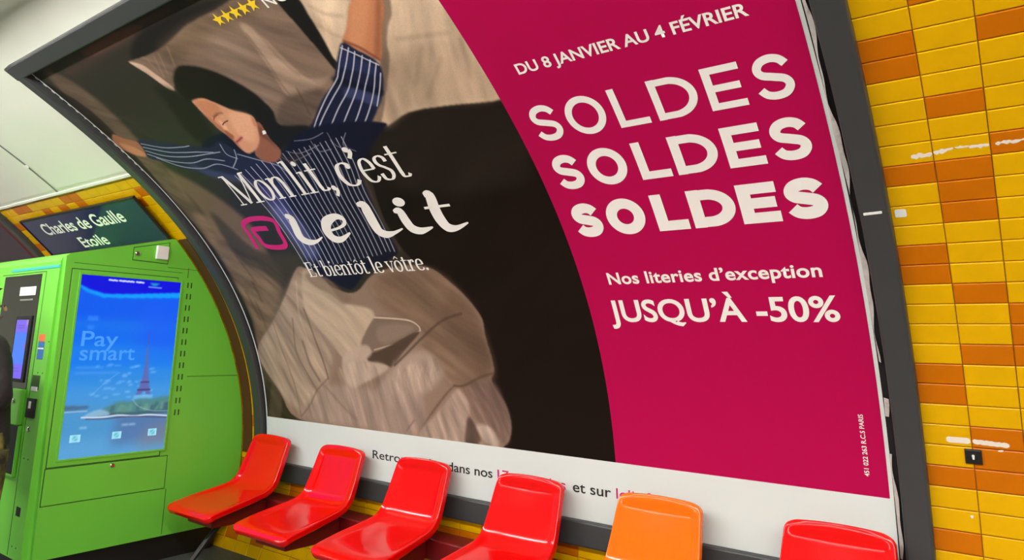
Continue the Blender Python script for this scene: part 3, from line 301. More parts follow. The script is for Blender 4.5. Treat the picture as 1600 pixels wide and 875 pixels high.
def raster(ops, x0, x1, y0, y1, h, base, seed=1, grain=2.0):
    nx = int(round((x1 - x0) / h)) + 1; ny = int(round((y1 - y0) / h)) + 1
    X = np.linspace(x0, x1, nx); Y = np.linspace(y0, y1, ny)
    img = np.empty((ny, nx, 3)); img[:] = base
    def blur(m, r):
        k = int(round(r / h))
        if k < 1: return m
        for ax in (0, 1):
            for _ in range(2):
                pad = [(k + 1, k) if a == ax else (0, 0) for a in (0, 1)]
                c = np.cumsum(np.pad(m, pad, mode='edge'), axis=ax)
                n = m.shape[ax]; w = 2 * k + 1
                m = (np.take(c, range(w, w + n), ax) - np.take(c, range(0, n), ax)) / w
        return m
    def folds(gx, gy, ang, La, Lc, sd):
        ca, sa = math.cos(math.radians(ang)), math.sin(math.radians(ang)); rg_ = np.random.default_rng(sd); out = 0
        for o, am in ((1, .55), (2, .3), (4, .15)):
            warp = .35 * Lc * np.sin(gx * 9 / La * .3 + sd) + .3 * Lc * np.sin(gy * 7 + sd * 2)
            a_ = (gx * ca + gy * sa) / La * o + 40; c_ = (-gx * sa + gy * ca + warp) / Lc * o + 40; T_ = rg_.uniform(-1, 1, (97, 97))
            i, j = np.floor(a_).astype(int), np.floor(c_).astype(int); fa, fc = a_ - i, c_ - j; fa = fa * fa * (3 - 2 * fa); fc = fc * fc * (3 - 2 * fc)
            v = lambda m, n: T_[m % 97, n % 97]
            out = out + am * ((v(i, j) * (1 - fa) + v(i + 1, j) * fa) * (1 - fc) + (v(i, j + 1) * (1 - fa) + v(i + 1, j + 1) * fa) * fc)
        return out
    for kind, *a in ops:
        fold = None
        if kind == 'n': fold, a = a[:5], a[5:]; kind = 'p'; a = [(0, 0, 0)] + a
        if kind == 'p': col, bl, al, pts = a; wd = 0
        else: col, wd, bl, al, pts = a
        P = np.array(pts, float); mg = wd + 2.5 * bl + 2 * h
        i0 = max(0, int((P[:, 0].min() - mg - x0) / h)); i1 = min(nx, int((P[:, 0].max() + mg - x0) / h) + 2)
        j0 = max(0, int((P[:, 1].min() - mg - y0) / h)); j1 = min(ny, int((P[:, 1].max() + mg - y0) / h) + 2)
        if i1 <= i0 or j1 <= j0: continue
        gx, gy = np.meshgrid(X[i0:i1], Y[j0:j1])
        if kind == 'p':
            inside = np.zeros(gx.shape, bool)
            Q = catmull(P, True, 4) if len(P) > 4 and bl > .0045 else P
            for (ax_, ay), (bx, by) in zip(Q, np.roll(Q, -1, 0)):
                if ay == by: continue
                c = (ay > gy) != (by > gy)
                inside ^= c & (gx < (bx - ax_) * (gy - ay) / (by - ay) + ax_)
            mk = inside.astype(float)
        else:
            Q = catmull(P, False, 6) if len(P) > 2 else P
            dd = np.full(gx.shape, 9.)
            for (ax_, ay), (bx, by) in zip(Q, Q[1:]):
                vx, vy = bx - ax_, by - ay; L = vx * vx + vy * vy + 1e-12
                t = np.clip(((gx - ax_) * vx + (gy - ay) * vy) / L, 0, 1)
                dd = np.minimum(dd, np.hypot(gx - ax_ - t * vx, gy - ay - t * vy))
            mk = np.clip((wd / 2 - dd) / h + .5, 0, 1)
            if bl <= .004: bl = 0
        mk = blur(mk, bl * .6) * al
        if fold:
            amp, ang, La, Lc, sd = fold
            img[j0:j1, i0:i1] *= (1 + amp * folds(gx, gy, ang, La, Lc, int(sd)) * mk)[..., None]; continue
        img[j0:j1, i0:i1] = img[j0:j1, i0:i1] * (1 - mk[..., None]) + np.array(col, float) * mk[..., None]
    rg = np.random.default_rng(seed); nz = rg.normal(0, 1, (ny, nx, 1)) * grain
    img = np.clip(img + nz * (img / 128 + .15), 0, 255) / 255
    lin = np.where(img <= .04045, img / 12.92, ((img + .055) / 1.055) ** 2.4)
    return X, Y, lin
def catmull(P, closed, n):
    P = np.asarray(P, float); N = len(P); out = []
    for i in range(N if closed else N - 1):
        g = (lambda k: P[k % N]) if closed else (lambda k: P[min(max(k, 0), N - 1)])
        p0, p1, p2, p3 = g(i - 1), g(i), g(i + 1), g(i + 2)
        for t in np.arange(n) / n:
            out.append(.5 * (2 * p1 + (p2 - p0) * t + (2 * p0 - 5 * p1 + 4 * p2 - p3) * t * t + (3 * p1 - p0 - 3 * p2 + p3) * t ** 3))
    if not closed: out.append(P[-1])
    return np.array(out)
def ink_grid(name, pts, lin, material, parent):
    ny, nx = lin.shape[:2]; me = bpy.data.meshes.new(name)
    idx = np.arange(ny * nx).reshape(ny, nx)
    q = np.stack([idx[:-1, :-1], idx[:-1, 1:], idx[1:, 1:], idx[1:, :-1]], -1).reshape(-1)
    me.vertices.add(ny * nx); me.vertices.foreach_set('co', pts.reshape(-1).astype(np.float32))
    nf = (ny - 1) * (nx - 1); me.loops.add(nf * 4); me.loops.foreach_set('vertex_index', q.astype(np.int32))
    me.polygons.add(nf); me.polygons.foreach_set('loop_start', np.arange(0, nf * 4, 4, dtype=np.int32))
    me.update(calc_edges=True)
    at = me.color_attributes.new('ink', 'FLOAT_COLOR', 'POINT')
    at.data.foreach_set('color', np.concatenate([lin, np.ones((ny, nx, 1))], -1).reshape(-1).astype(np.float32))
    me.polygons.foreach_set('use_smooth', np.ones(nf, bool))
    return link(name, me, parent, (material,))
PRINT_GAIN = 1.15
X, Y, lin = raster(OPS, .0, UM, SM, STP, .0036, (44, 38, 32))
gx, gy = np.meshgrid(X, Y)
ink_grid('photo_print', surf(gx, gy, .0052) - np.array(poster.location), np.clip(lin * PRINT_GAIN, 0, .95), attr_mat('photo_ink', .42, 0, .12), poster)

# ---- lettering
DL = .0066
def flat_to_wall(name, polys, material, parent, inv, d=DL, step=.03, pt=None):
    """polys: list of 2D rings (u, s), each a convex or simple polygon"""
    bm = bmesh.new()
    for ring in polys:
        vs = [bm.verts.new((x, y, 0)) for x, y in ring]
        try: bm.faces.new(vs)
        except ValueError: pass
    return bm_to_wall(name, bm, material, parent, inv, d, step, pt)
def bm_to_wall(name, bm, material, parent, inv, d=DL, step=.03, pt=None):
    bmesh.ops.triangulate(bm, faces=[f for f in bm.faces if len(f.verts) > 4])
    if step:
        ys = [v.co.y for v in bm.verts]; y = min(ys) + step
        while y < max(ys):
            bmesh.ops.bisect_plane(bm, geom=bm.verts[:] + bm.edges[:] + bm.faces[:], plane_co=(0, y, 0), plane_no=(0, 1, 0)); y += step
    for f in bm.faces:
        if f.normal.z < 0: f.normal_flip()
    for v in bm.verts: v.co = pt(v.co.x, v.co.y) if pt else S(v.co.x, v.co.y, d)
    me = bpy.data.meshes.new(name); bm.to_mesh(me); bm.free(); me.transform(inv)
    return link(name, me, parent, (material,))
def text_bm(body, bold=0.0, spacing=1.0):
    cu = bpy.data.curves.new('lettering', 'FONT'); cu.body = body; cu.size = 1; cu.offset = bold; cu.space_character = spacing; cu.resolution_u = 6
    o = bpy.data.objects.new('lettering', cu); C.objects.link(o)
    dg = bpy.context.evaluated_depsgraph_get(); dg.update(); me = bpy.data.meshes.new_from_object(o.evaluated_get(dg))
    bm = bmesh.new(); bm.from_mesh(me); bpy.data.objects.remove(o); bpy.data.curves.remove(cu); bpy.data.meshes.remove(me)
    bmesh.ops.dissolve_limit(bm, angle_limit=.001, verts=bm.verts, edges=bm.edges) if False else None
    return bm
_b = text_bm('H'); CAP = max(v.co.y for v in _b.verts); _b.free()
def write(body, u0, u1, base, cap, bold, material, parent, inv, d=DL, name='lettering', spacing=1.0, pt=None, rot=False):
    bm = text_bm(body, bold, spacing); x0 = min(v.co.x for v in bm.verts); x1 = max(v.co.x for v in bm.verts)
    for v in bm.verts:
        x = (v.co.x - x0) / (x1 - x0); y = v.co.y / CAP * cap
        v.co = Vector((base - y, u0 + (u1 - u0) * x, 0)) if rot else Vector((u0 + (u1 - u0) * x, base + y, 0))
    return bm_to_wall(name, bm, material, parent, inv, d, .03, pt)
write('DU 8 JANVIER AU 4 FÉVRIER', 2.956, 3.850, 2.262, .045, .022, M_letter, poster, PINV)
write('Nos literies d’exception', 2.953, 3.864, 1.196, .056, .024, M_letter, poster, PINV, spacing=1.04)
write('JUSQU’À -50%', 2.914, 3.900, 1.006, .104, .020, M_letter, poster, PINV)
write('451 022 263 R.C.S PARIS', .373, .620, 3.9265, .0165, .015, M_letter, poster, PINV, rot=True)
write('Retrouvez-les', 1.099, 1.690, .126, .049, .006, M_black, poster, PINV)
write('dans nos', 1.726, 2.050, .126, .049, .009, M_black, poster, PINV)
write('17 magasins', 2.085, 2.520, .126, .049, .009, M_pink, poster, PINV)
write('et sur', 2.562, 2.778, .126, .049, .009, M_black, poster, PINV)
write('lelit.fr', 2.806, 3.02, .127, .048, .004, M_pink, poster, PINV)
write('NOUVEAU', 2.018, 2.50, 2.872, .052, .006, M_letter, poster, PINV)

# stroke-built letters: S O L D E in three weights
def stroke_rings(P, wfun, n=6, smooth=True, closed=False):
    Q = catmull(P, closed, n) if smooth else np.asarray(P, float)
    if closed: Q = np.vstack([Q, Q[:1]])
    N = len(Q); L, Rr = [], []
    for i in range(N):
        if closed: a, b = Q[(i - 1) % (N - 1)], Q[(i + 1) % (N - 1)]
        else: a, b = Q[max(i - 1, 0)], Q[min(i + 1, N - 1)]
        t = b - a; t = t / (np.hypot(*t) + 1e-12); nn = np.array([-t[1], t[0]]); wd = wfun(i / (N - 1), t) / 2
        L.append(Q[i] + nn * wd); Rr.append(Q[i] - nn * wd)
    return [[Rr[i], Rr[i + 1], L[i + 1], L[i]] for i in range(N - 1)]
def rect(x0, y0, x1, y1): return [[(x0, y0), (x1, y0), (x1, y1), (x0, y1)]]
SC_S = [(.95, .80), (.78, .945), (.50, 1.0), (.20, .93), (.06, .75), (.17, .59), (.50, .505), (.84, .41), (.95, .24), (.80, .06), (.50, 0), (.20, .05), (.02, .20)]
def letter(ch, u0, u1, base, cap, wt):
    h = wt / 2; k = lambda f, t: wt
    if ch == 'O':
        cx, cy = (u0 + u1) / 2, base + cap / 2; rx, ry = (u1 - u0) / 2 - h, cap / 2 - h + .002
        return stroke_rings([(cx + rx * math.cos(a), cy + ry * math.sin(a)) for a in np.linspace(0, 2 * math.pi, 16, endpoint=False)], k, 4, True, True)
    if ch == 'S':
        return stroke_rings([(u0 + h + (u1 - u0 - wt) * x, base + h + (cap - wt) * y) for x, y in SC_S], lambda f, t: wt * (.93 + .07 * abs(t[0])), 5)
    if ch == 'L': return rect(u0, base, u0 + wt, base + cap) + rect(u0 + wt, base, u1, base + wt * .92)
    if ch == 'E':
        r = rect(u0, base, u0 + wt, base + cap)
        for y in (0, (cap - wt * .9) / 2, cap - wt * .92): r += rect(u0 + wt, base + y, u1 - (.008 if 0 < y < cap / 2 else 0), base + y + wt * .92)
        return r
    if ch == 'D':
        r = rect(u0, base, u0 + wt, base + cap); ry = cap / 2 - h; xs = u0 + (u1 - u0) * .42
        pts = [(u0 + wt * .5, base + h), (xs, base + h)] + [(xs + (u1 - h - xs) * math.sin(a), base + cap / 2 - ry * math.cos(a)) for a in np.linspace(.25, math.pi - .25, 9)] + [(xs, base + cap - h), (u0 + wt * .5, base + cap - h)]
        return r + stroke_rings(pts, lambda f, t: wt * (.92 + .08 * abs(t[1])), 5)
for base, wt, xs in ((1.937, .0300, ((2.893, 3.030), (3.060, 3.231), (3.270, 3.398), (3.431, 3.600), (3.633, 3.763), (3.797, 3.930))),
                     (1.690, .0385, ((2.886, 3.026), (3.055, 3.228), (3.274, 3.404), (3.427, 3.602), (3.630, 3.767), (3.792, 3.933))),
                     (1.442, .0500, ((2.877, 3.026), (3.050, 3.226), (3.270, 3.406), (3.426, 3.606), (3.622, 3.767), (3.785, 3.941)))):
    polys = []
    for ch, (a, b) in zip('SOLDES', xs): polys += letter(ch, a, b, base, .173, wt)
    flat_to_wall('lettering', polys, M_letter, poster, PINV)

# condensed serif letters drawn as broad-nib strokes: (kind, points, optional width); unit = cap height
def circ(cx, cy, r): return ('d', (cx, cy, r))
GL = {
 'M': (.93, [('w', [(.12, .02), (.12, .98)], .045), ('w', [(.13, .99), (.45, .02)], .115), ('w', [(.45, .02), (.77, .99)], .045), ('w', [(.78, .02), (.78, .98)], .115), ('h', .0, .25, .015), ('h', .62, .93, .015), ('h', -.02, .16, .985), ('h', .76, .93, .985)]),
 'o': (.56, [('o', .28, .34, .225, .335)]),
 'n': (.62, [('v', .12, 0, .66), ('c', [(.12, .48), (.20, .60), (.31, .655), (.42, .61), (.47, .45)]), ('v', .475, 0, .47), ('h', .0, .24, .015), ('h', .36, .60, .015), ('w', [(.0, .645), (.14, .655)], .035)]),
 'l': (.31, [('v', .16, 0, 1.05), ('h', .02, .30, .015), ('w', [(.02, 1.02), (.18, 1.05)], .035)]),
 'i': (.31, [('v', .16, 0, .66), ('h', .02, .30, .015), ('w', [(.02, .64), (.18, .655)], .035), circ(.15, .91, .075)]),
 't': (.40, [('v', .16, .12, .86), ('c', [(.165, .16), (.18, .05), (.25, .02), (.33, .03), (.38, .09)]), ('h', .0, .36, .655)]),
 ',': (.26, [circ(.11, .05, .075), ('c', [(.165, .04), (.16, -.06), (.07, -.19)])]),
 '’': (.22, [circ(.10, .98, .075), ('c', [(.155, .97), (.15, .87), (.06, .74)])]),
 'c': (.50, [('c', [(.42, .55), (.37, .63), (.27, .665), (.14, .59), (.075, .34), (.14, .09), (.28, .015), (.39, .05), (.46, .15)]), circ(.39, .54, .06)]),
 'e': (.53, [('w', [(.09, .36), (.46, .36)], .04), ('c', [(.455, .36), (.44, .52), (.37, .635), (.27, .665), (.14, .58), (.075, .34), (.14, .09), (.28, .015), (.39, .05), (.47, .15)])]),
 's': (.46, [('c', [(.37, .49), (.35, .60), (.24, .66), (.12, .62), (.085, .52), (.14, .42), (.26, .34), (.37, .24), (.37, .12), (.29, .03), (.19, .015), (.09, .06), (.06, .20)])]),
 'E': (.66, [('v', .14, 0, 1), ('h', .0, .56, .02), ('h', .12, .46, .51), ('h', .0, .55, .98), ('w', [(.56, .02), (.60, .26)], .05), ('w', [(.55, .98), (.56, .76)], .05), ('w', [(.44, .40), (.44, .62)], .04)]),
 'b': (.58, [('v', .13, .02, 1.05), ('c', [(.13, .47), (.22, .61), (.33, .65), (.45, .57), (.50, .34), (.45, .10), (.33, .015), (.22, .03), (.13, .12)]), ('w', [(.0, 1.02), (.15, 1.05)], .035)]),
 'v': (.54, [('w', [(.08, .65), (.28, .0)], .105), ('w', [(.28, .0), (.47, .65)], .045), ('h', -.02, .21, .65), ('h', .36, .56, .65)]),
 'r': (.44, [('v', .13, 0, .66), ('c', [(.13, .42), (.20, .58), (.30, .655), (.38, .62)]), circ(.37, .57, .062), ('h', .0, .28, .015), ('w', [(.0, .645), (.14, .655)], .035)]),
 'ô': (.56, [('o', .28, .34, .225, .335), ('w', [(.15, .78), (.28, .93)], .05), ('w', [(.28, .93), (.41, .78)], .05)]),
 '.': (.24, [circ(.11, .06, .08)]), ' ': (.24, [])}
THK, THN = .108, .036
def serif_text(body, u0, u1, base, cap, tight=1.0, thick=THK, thin=THN):
    adv = [GL[c][0] * tight for c in body]; tot = sum(adv); sx = (u1 - u0) / tot; x = u0; polys = []
    nib = lambda f, t: (thin + (thick - thin) * abs(t[1]) ** 1.3)
    for c, a in zip(body, adv):
        rings = []
        for g in GL[c][1]:
            if g[0] == 'v': rings += rect(g[1] - thick / 2, g[2], g[1] + thick / 2, g[3])
            elif g[0] == 'h': rings += rect(g[1], g[3] - thin / 2, g[2], g[3] + thin / 2)
            elif g[0] == 'w': rings += stroke_rings(g[1], (lambda w: lambda f, t: w)(g[2]), 1, False)
            elif g[0] == 'c': rings += stroke_rings(g[1], nib, 5)
            elif g[0] == 'd': rings.append([(g[1][0] + g[1][2] * math.cos(q), g[1][1] + g[1][2] * math.sin(q)) for q in np.linspace(0, 2 * math.pi, 14, endpoint=False)])
            elif g[0] == 'o': rings += stroke_rings([(g[1] + (g[3] - .02) * math.cos(q), g[2] + (g[4] - .012) * math.sin(q)) for q in np.linspace(0, 2 * math.pi, 14, endpoint=False)], nib, 4, True, True)
        polys += [[(x + px * sx, base + py * cap) for px, py in r] for r in rings]
        x += a * sx
    return polys
MON = serif_text('Mon', .655, 1.205, 1.884, .222) + serif_text('lit,', 1.240, 1.570, 1.884, .222) + serif_text('c’', 1.612, 1.830, 1.884, .222) + serif_text('est', 1.792, 2.112, 1.884, .222)
flat_to_wall('lettering', MON, M_letter, poster, PINV)
flat_to_wall('lettering', serif_text('Et bientôt le vôtre.', .890, 1.905, 1.326, .104, 1.0, .118, .05), M_letter, poster, PINV)
BR = {"l1":[[0.986,1.769,0.02],[1.022,1.742,0.05],[1.011,1.683,0.055],[0.999,1.61,0.055],[1.047,1.571,0.04],[1.122,1.569,0.018],[1.192,1.593,0.006]],"e":[[1.274,1.628,0.012],[1.377,1.641,0.013],[1.44,1.666,0.02],[1.443,1.702,0.03],[1.389,1.716,0.035],[1.3,1.686,0.055],[1.262,1.627,0.06],[1.28,1.578,0.05],[1.343,1.565,0.03],[1.442,1.601,0.008]],"l2":[[1.617,1.77,0.015],[1.666,1.76,0.05],[1.665,1.713,0.06],[1.662,1.639,0.06],[1.67,1.591,0.055],[1.71,1.566,0.04],[1.776,1.57,0.018],[1.85,1.59,0.006]],"i":[[1.85,1.698,0.012],[1.892,1.693,0.045],[1.9,1.634,0.052],[1.916,1.587,0.05],[1.97,1.565,0.035],[2.061,1.579,0.006]],"t":[[2.109,1.768,0.02],[2.145,1.763,0.05],[2.132,1.684,0.058],[2.134,1.616,0.058],[2.157,1.57,0.05],[2.213,1.56,0.025],[2.298,1.583,0.006]],"tb":[[2.068,1.694,0.012],[2.239,1.693,0.012]]}
def brush(Q):
    P = np.array([q[:2] for q in Q]); wv = np.array([q[2] for q in Q]); n = 7
    return stroke_rings(P, lambda f, t: float(np.interp(f * (len(wv) - 1), range(len(wv)), wv)) * 1.22, n)
bp = []
for k in ('l1', 'e', 'l2', 'i', 't', 'tb'): bp += brush(BR[k])
dx, dy = (1.922, 1.75)
bp.append([(dx + .042 * math.cos(q), dy + .028 * math.sin(q)) for q in np.linspace(0, 2 * math.pi, 18, endpoint=False)])
flat_to_wall('lettering', bp, M_letter, poster, PINV)
flat_to_wall('logo_mark', stroke_rings([[0.521,1.559],[0.529,1.66],[0.538,1.75],[0.677,1.78],[0.847,1.749],[0.836,1.655],[0.824,1.572],[0.751,1.554],[0.621,1.577],[0.604,1.645],[0.601,1.701],[0.749,1.699]], lambda f, t: .036, 5), M_pink, poster, PINV)
for k in range(5):
    cx = 1.700 + k * .0635; cy = 2.912; r = .036
    ring = [(cx + (r if q % 2 == 0 else r * .42) * math.sin(q * math.pi / 5), cy + (r if q % 2 == 0 else r * .42) * math.cos(q * math.pi / 5)) for q in range(10)]
    flat_to_wall('star', [[(cx, cy), ring[q], ring[(q + 1) % 10]] for q in range(10)], M_star, poster, PINV)
# crumpled clear film sticking out along the right edge
def film():
    rnd = random.Random(2); bm = bmesh.new(); prev = None
    for k, s in enumerate(np.linspace(.08, 3.0, 120)):
        if prev is not None and any(a < s < b for a, b in ((.48, .62), (.70, .86))): prev = None; continue
        w0 = 4.006 + .003 * math.sin(k * .23 + 1); w1 = 4.017 + .006 * math.sin(k * .31) + .003 * math.sin(k * .83)
        a = bm.verts.new(S(w0, s, .006 + .003 * math.sin(k * .4))); b = bm.verts.new(S(w1, s, .012 + .006 * math.sin(k * .27) + .004 * rnd.random()))
        if prev: bm.faces.new((prev[0], prev[1], b, a))
        prev = (a, b)
    o = obj('torn_film', bm, M_film, poster); o.data.transform(PINV)
film()

# ------------------------------------------------------------------ small things on frame and tiles
def sticker(name, label, cat, u0, u1, s0, s1, d, material, r=.006, slope=0):
    ring = []
    for cx, cy, a in ((u1 - r, s1 - r, 0), (u0 + r, s1 - r, 90), (u0 + r, s0 + r, 180), (u1 - r, s0 + r, 270)):
        for k in range(4): q = math.radians(a + 30 * k); ring.append((cx + r * math.cos(q), cy + r * math.sin(q)))
    bm = bmesh.new(); top = [bm.verts.new(S(u, s + slope * (u - u0), d + .0012)) for u, s in ring]; bot = [bm.verts.new(S(u, s + slope * (u - u0), d)) for u, s in ring]
    bm.faces.new(top); n = len(ring)
    for q in range(n): bm.faces.new((top[q], bot[q], bot[(q + 1) % n], top[(q + 1) % n]))
    bm.faces.new(bot[::-1]); o = obj(name, bm, material); return tag(o, label, cat)
sticker('label_strip', 'narrow white label stuck across the grey frame right of the word SOLDES', 'label', 4.046, 4.104, 1.456, 1.466, .0405, M_sensor, .002, .04)
sticker('square_sticker', 'small square white sticker on a yellow tile just right of the poster frame', 'sticker', 4.136, 4.171, 1.416, 1.446, .0002, M_sensor, .005)
kp = thing('keyhole_plate', 'small black keyhole plate on the tiles under a white scrape', 'lock', tuple(S(4.275, .490)))
bm = bmesh.new()
for (a, b, c, d_, e) in ((4.249, 4.301, .464, .517, .010),):
    r0 = [bm.verts.new(S(u, s, 0.0)) for u, s in ((a, c), (b, c), (b, d_), (a, d_))]; r1 = [bm.verts.new(S(u, s, e * .6)) for u, s in ((a, c), (b, c), (b, d_), (a, d_))]
    r2 = [bm.verts.new(S(u, s, e)) for u, s in ((a + .004, c + .004), (b - .004, c + .004), (b - .004, d_ - .004), (a + .004, d_ - .004))]
    bm.faces.new(r2)
    for x_, y_ in ((r0, r1), (r1, r2)):
        for q in range(4): bm.faces.new((x_[q], x_[(q + 1) % 4], y_[(q + 1) % 4], y_[q]))
o = obj('plate', bm, M_dark, kp); o.data.transform(Matrix.Translation(-Vector(kp.location)))
bm = bmesh.new(); disc(bm, S(4.275, .492, .009), S(4.275, .492, 1) - S(4.275, .492, 0), .013, .004, 18); o = obj('keyhole_ring', bm, M_back, kp); o.data.transform(Matrix.Translation(-Vector(kp.location)))
ring = [(4.275 + .0045 * math.cos(q), .497 + .0045 * math.sin(q)) for q in np.linspace(-.6, math.pi + .6, 9)] + [(4.2725, .483), (4.2775, .483)]
flat_to_wall('keyhole', [ring], M_sensor, kp, Matrix.Translation(-Vector(kp.location)), .0135, 0)

# ------------------------------------------------------------------ the neighbouring billboard at far left
fb = billboard(-6.8, -2.585, -.121, 3.170, 'dark grey metal frame round the dark red poster at the far left edge')
p2 = thing('advertising_poster', 'dark red and plum poster at the far left edge above the green machine', 'poster', tuple(S(-6.7, 0)))
i2 = Matrix.Translation(-Vector(p2.location))
sheet('red_border', M_redposter, -6.7, -2.685, 0, 3.08, .004, p2, i2); sheet('plum_panel', M_plum, -6.55, -2.84, .12, 2.9, .0055, p2, i2)

# ------------------------------------------------------------------ station name sign
st = thing('station_sign', 'navy blue station name sign with white lettering on the tiles above the green machine', 'sign', tuple(S(-1.35, 1.62)))
si = Matrix.Translation(-Vector(st.location))
A0, A1 = S(0, 1.725, .022), S(0, 2.118, .022)
ax_s = (A1 - A0); LS = ax_s.length; ax_s = ax_s / LS; ax_n = Vector((0, -ax_s.z, ax_s.y)); 
if ax_n.y > 0: ax_n = -ax_n
def sp(u, t, d=0.0): return Vector((u, A0.y, A0.z)) + ax_s * t + ax_n * d
def sbox(u0, u1, t0, t1, d0, d1, bev=0):
    bm = boxbm((u0, t0, d0), (u1, t1, d1), bev)
    for v in bm.verts: v.co = sp(v.co.x, v.co.y, v.co.z)
    bm.transform(si); return bm
U0, U1 = -2.315, -.335
obj('panel', sbox(U0 + .012, U1 - .012, .012, LS - .012, .0, .014), M_sign, st)
for q in ((U0, U1, LS - .014, LS, -.002, .02), (U0, U1, 0, .014, -.002, .02), (U0, U0 + .014, .014, LS - .014, -.002, .02), (U1 - .014, U1, .014, LS - .014, -.002, .02)): obj('rim', sbox(*q, .003), M_signrim, st)
t1, t2 = LS - (2.118 - 1.940), LS - (2.118 - 1.772)
write('Charles de Gaulle', -2.045, -.660, t1, .108, .018, M_letter, st, si, pt=lambda x, y: sp(x, y, .0155))
write('Etoile', -1.615, -1.165, t2, .098, .018, M_letter, st, si, pt=lambda x, y: sp(x, y, .0155))

# ------------------------------------------------------------------ green ticket machine
MX0, MX1, MF = -1.62, -.31, -1.36
tm = thing('ticket_machine', 'bright green ticket machine with a big blue advertising screen on its side', 'ticket machine', (MX1, MF, FZ - .466))
ti = Matrix.Translation(-Vector(tm.location))
def mb(bm): bm.transform(ti); return bm
def Lz(z): return z + FZ
prof = [(MF, Lz(-.466)), (MF, Lz(1.300)), (MF + .012, Lz(1.330)), (MF + .035, Lz(1.349)), (-.70, Lz(1.520))]
for s in np.linspace(1.71, -.40, 22):
    q = S(0, s, .012); prof.append((q.y, q.z))
prof.append((S(0, -.46, .012).y, Lz(-.466)))
bm = bmesh.new(); prism(bm, prof, 0, MX0, MX1)
es = [e for e in bm.edges if all(abs(v.co.y - MF) < .04 and v.co.x > MX1 - .001 for v in e.verts) and abs(e.verts[0].co.z - e.verts[1].co.z) > .3]
bmesh.ops.bevel(bm, geom=es, offset=.045, segments=5, affect='EDGES')
body = obj('body', mb(bm), M_green, tm)
o = strip('tile_shade_strip', mat('tile_shade_brown', srgb(84, 46, 16), .6), -.304, -.196, .02, 1.70, .0012, .006, 40, tm); o.data.transform(ti)  # dark strip paints the shade on the tiles between machine and frame
obj('plinth', mb(boxbm((MX0 + .05, MF + .10, 0), (MX1 - .06, -.16, FZ - .464))), M_dark, tm)
# side: door with its frame, screen, hatch, hinge slots, seams
def plate(name, y0, y1, z0, z1, x, th, material, parent, bev=.003): return obj(name, mb(boxbm((x, y0, Lz(z0)), (x + th, y1, Lz(z1)), bev)), material, parent)
door = plate('side_door', -1.305, -.630, .060, 1.252, MX1, .004, M_green, tm)
plate('door_gap', -1.310, -.625, .055, 1.257, MX1 - .002, .003, M_seam, tm, 0)
low = plate('lower_panel', -1.309, -.575, -.158, .050, MX1, .003, M_green, tm)
plate('panel_gap', -1.314, -.57, -.163, .054, MX1 - .002, .003, M_seam, tm, 0)
SY0, SY1, SZ0, SZ1 = -1.250, -.607, .100, 1.222
bz = bmesh.new()
for q in ((SY0 - .014, SY0, SZ0 - .014, SZ1 + .014), (SY1, SY1 + .014, SZ0 - .014, SZ1 + .014), (SY0, SY1, SZ0 - .014, SZ0), (SY0, SY1, SZ1, SZ1 + .014)):
    box(bz, (MX1 + .002, q[0], Lz(q[2])), (MX1 + .0085, q[1], Lz(q[3])), .002)
obj('screen_bezel', mb(bz), M_green, tm)
sw, sh = SY1 - SY0, SZ1 - SZ0
def T(a, b): return (a * sw, b * sh)
so = []
def sp_(c, pts, bl=.004, al=1.): so.append(('p', c, bl, al, [T(*q) for q in pts]))
def sl_(c, wd, pts, bl=.003, al=1.): so.append(('l', c, wd, bl, al, [T(*q) for q in pts]))
full = lambda a, b: [(-.2, a), (1.2, a), (1.2, b), (-.2, b)]
for a, b, c in ((.72, 1.1, (0, 92, 240)), (.58, .74, (6, 108, 240)), (.45, .60, (18, 124, 238)), (.36, .47, (44, 138, 226)), (.27, .38, (64, 150, 222)), (-.1, .29, (72, 150, 206)), (-.1, .10, (88, 162, 214))):
    sp_(c, full(a, b), .06)
sp_((84, 110, 160), [(.45, .04), (1.02, .06), (1.02, .25), (.5, .25)], .05, .7)
sp_((128, 128, 140), [(.70, .02), (1.02, .02), (1.02, .16), (.8, .14)], .06, .6)
sp_((20, 92, 245), [(.6, .6), (1.05, .55), (1.05, .95), (.7, .93)], .08, .6)
# header
sp_((0, 158, 255), [(-.02, 1.02), (-.02, .940), (.06, .905), (.22, .878), (.5, .884), (1.02, .905), (1.02, 1.02)], .004)
sp_((2, 10, 222), [(-.02, 1.02), (-.02, .950), (.08, .922), (.24, .900), (.5, .910), (1.02, .938), (1.02, 1.02)], .004)
for a, b in ((.26, .30), (.31, .335), (.36, .40), (.405, .44), (.45, .47), (.48, .50), (.53, .56), (.565, .60)): sl_((220, 230, 255), .012, [(a, .982), (b, .980)], .004, .9)
sp_((20, 200, 200), [(.66, .985), (.78, .985), (.74, .968), (.70, .966)], .006, .8)
sl_((150, 190, 255), .010, [(.66, .958), (.79, .957)], .004, .7)
for q, c in (([(.10, .745), (.20, .745), (.20, .775), (.10, .775)], .35), ([(.11, .695), (.17, .695), (.17, .72), (.11, .72)], .3)): sp_((110, 170, 255), q, .006, c)
for a, b, z in ((.06, .30, .485), (.06, .44, .455)): sl_((90, 160, 250), .012, [(a, z), (b, z)], .006, .55)
rs = random.Random(8)
for k in range(34):
    x, z = .2 + .6 * rs.random(), .31 + .19 * rs.random(); sl_((150, 205, 250), .006 + .006 * rs.random(), [(x, z), (x + .01 + .05 * rs.random(), z + .004 * rs.random())], .005, .6)
sl_((130, 190, 245), .006, [(.22, .33), (.34, .40), (.46, .455)], .004, .4)
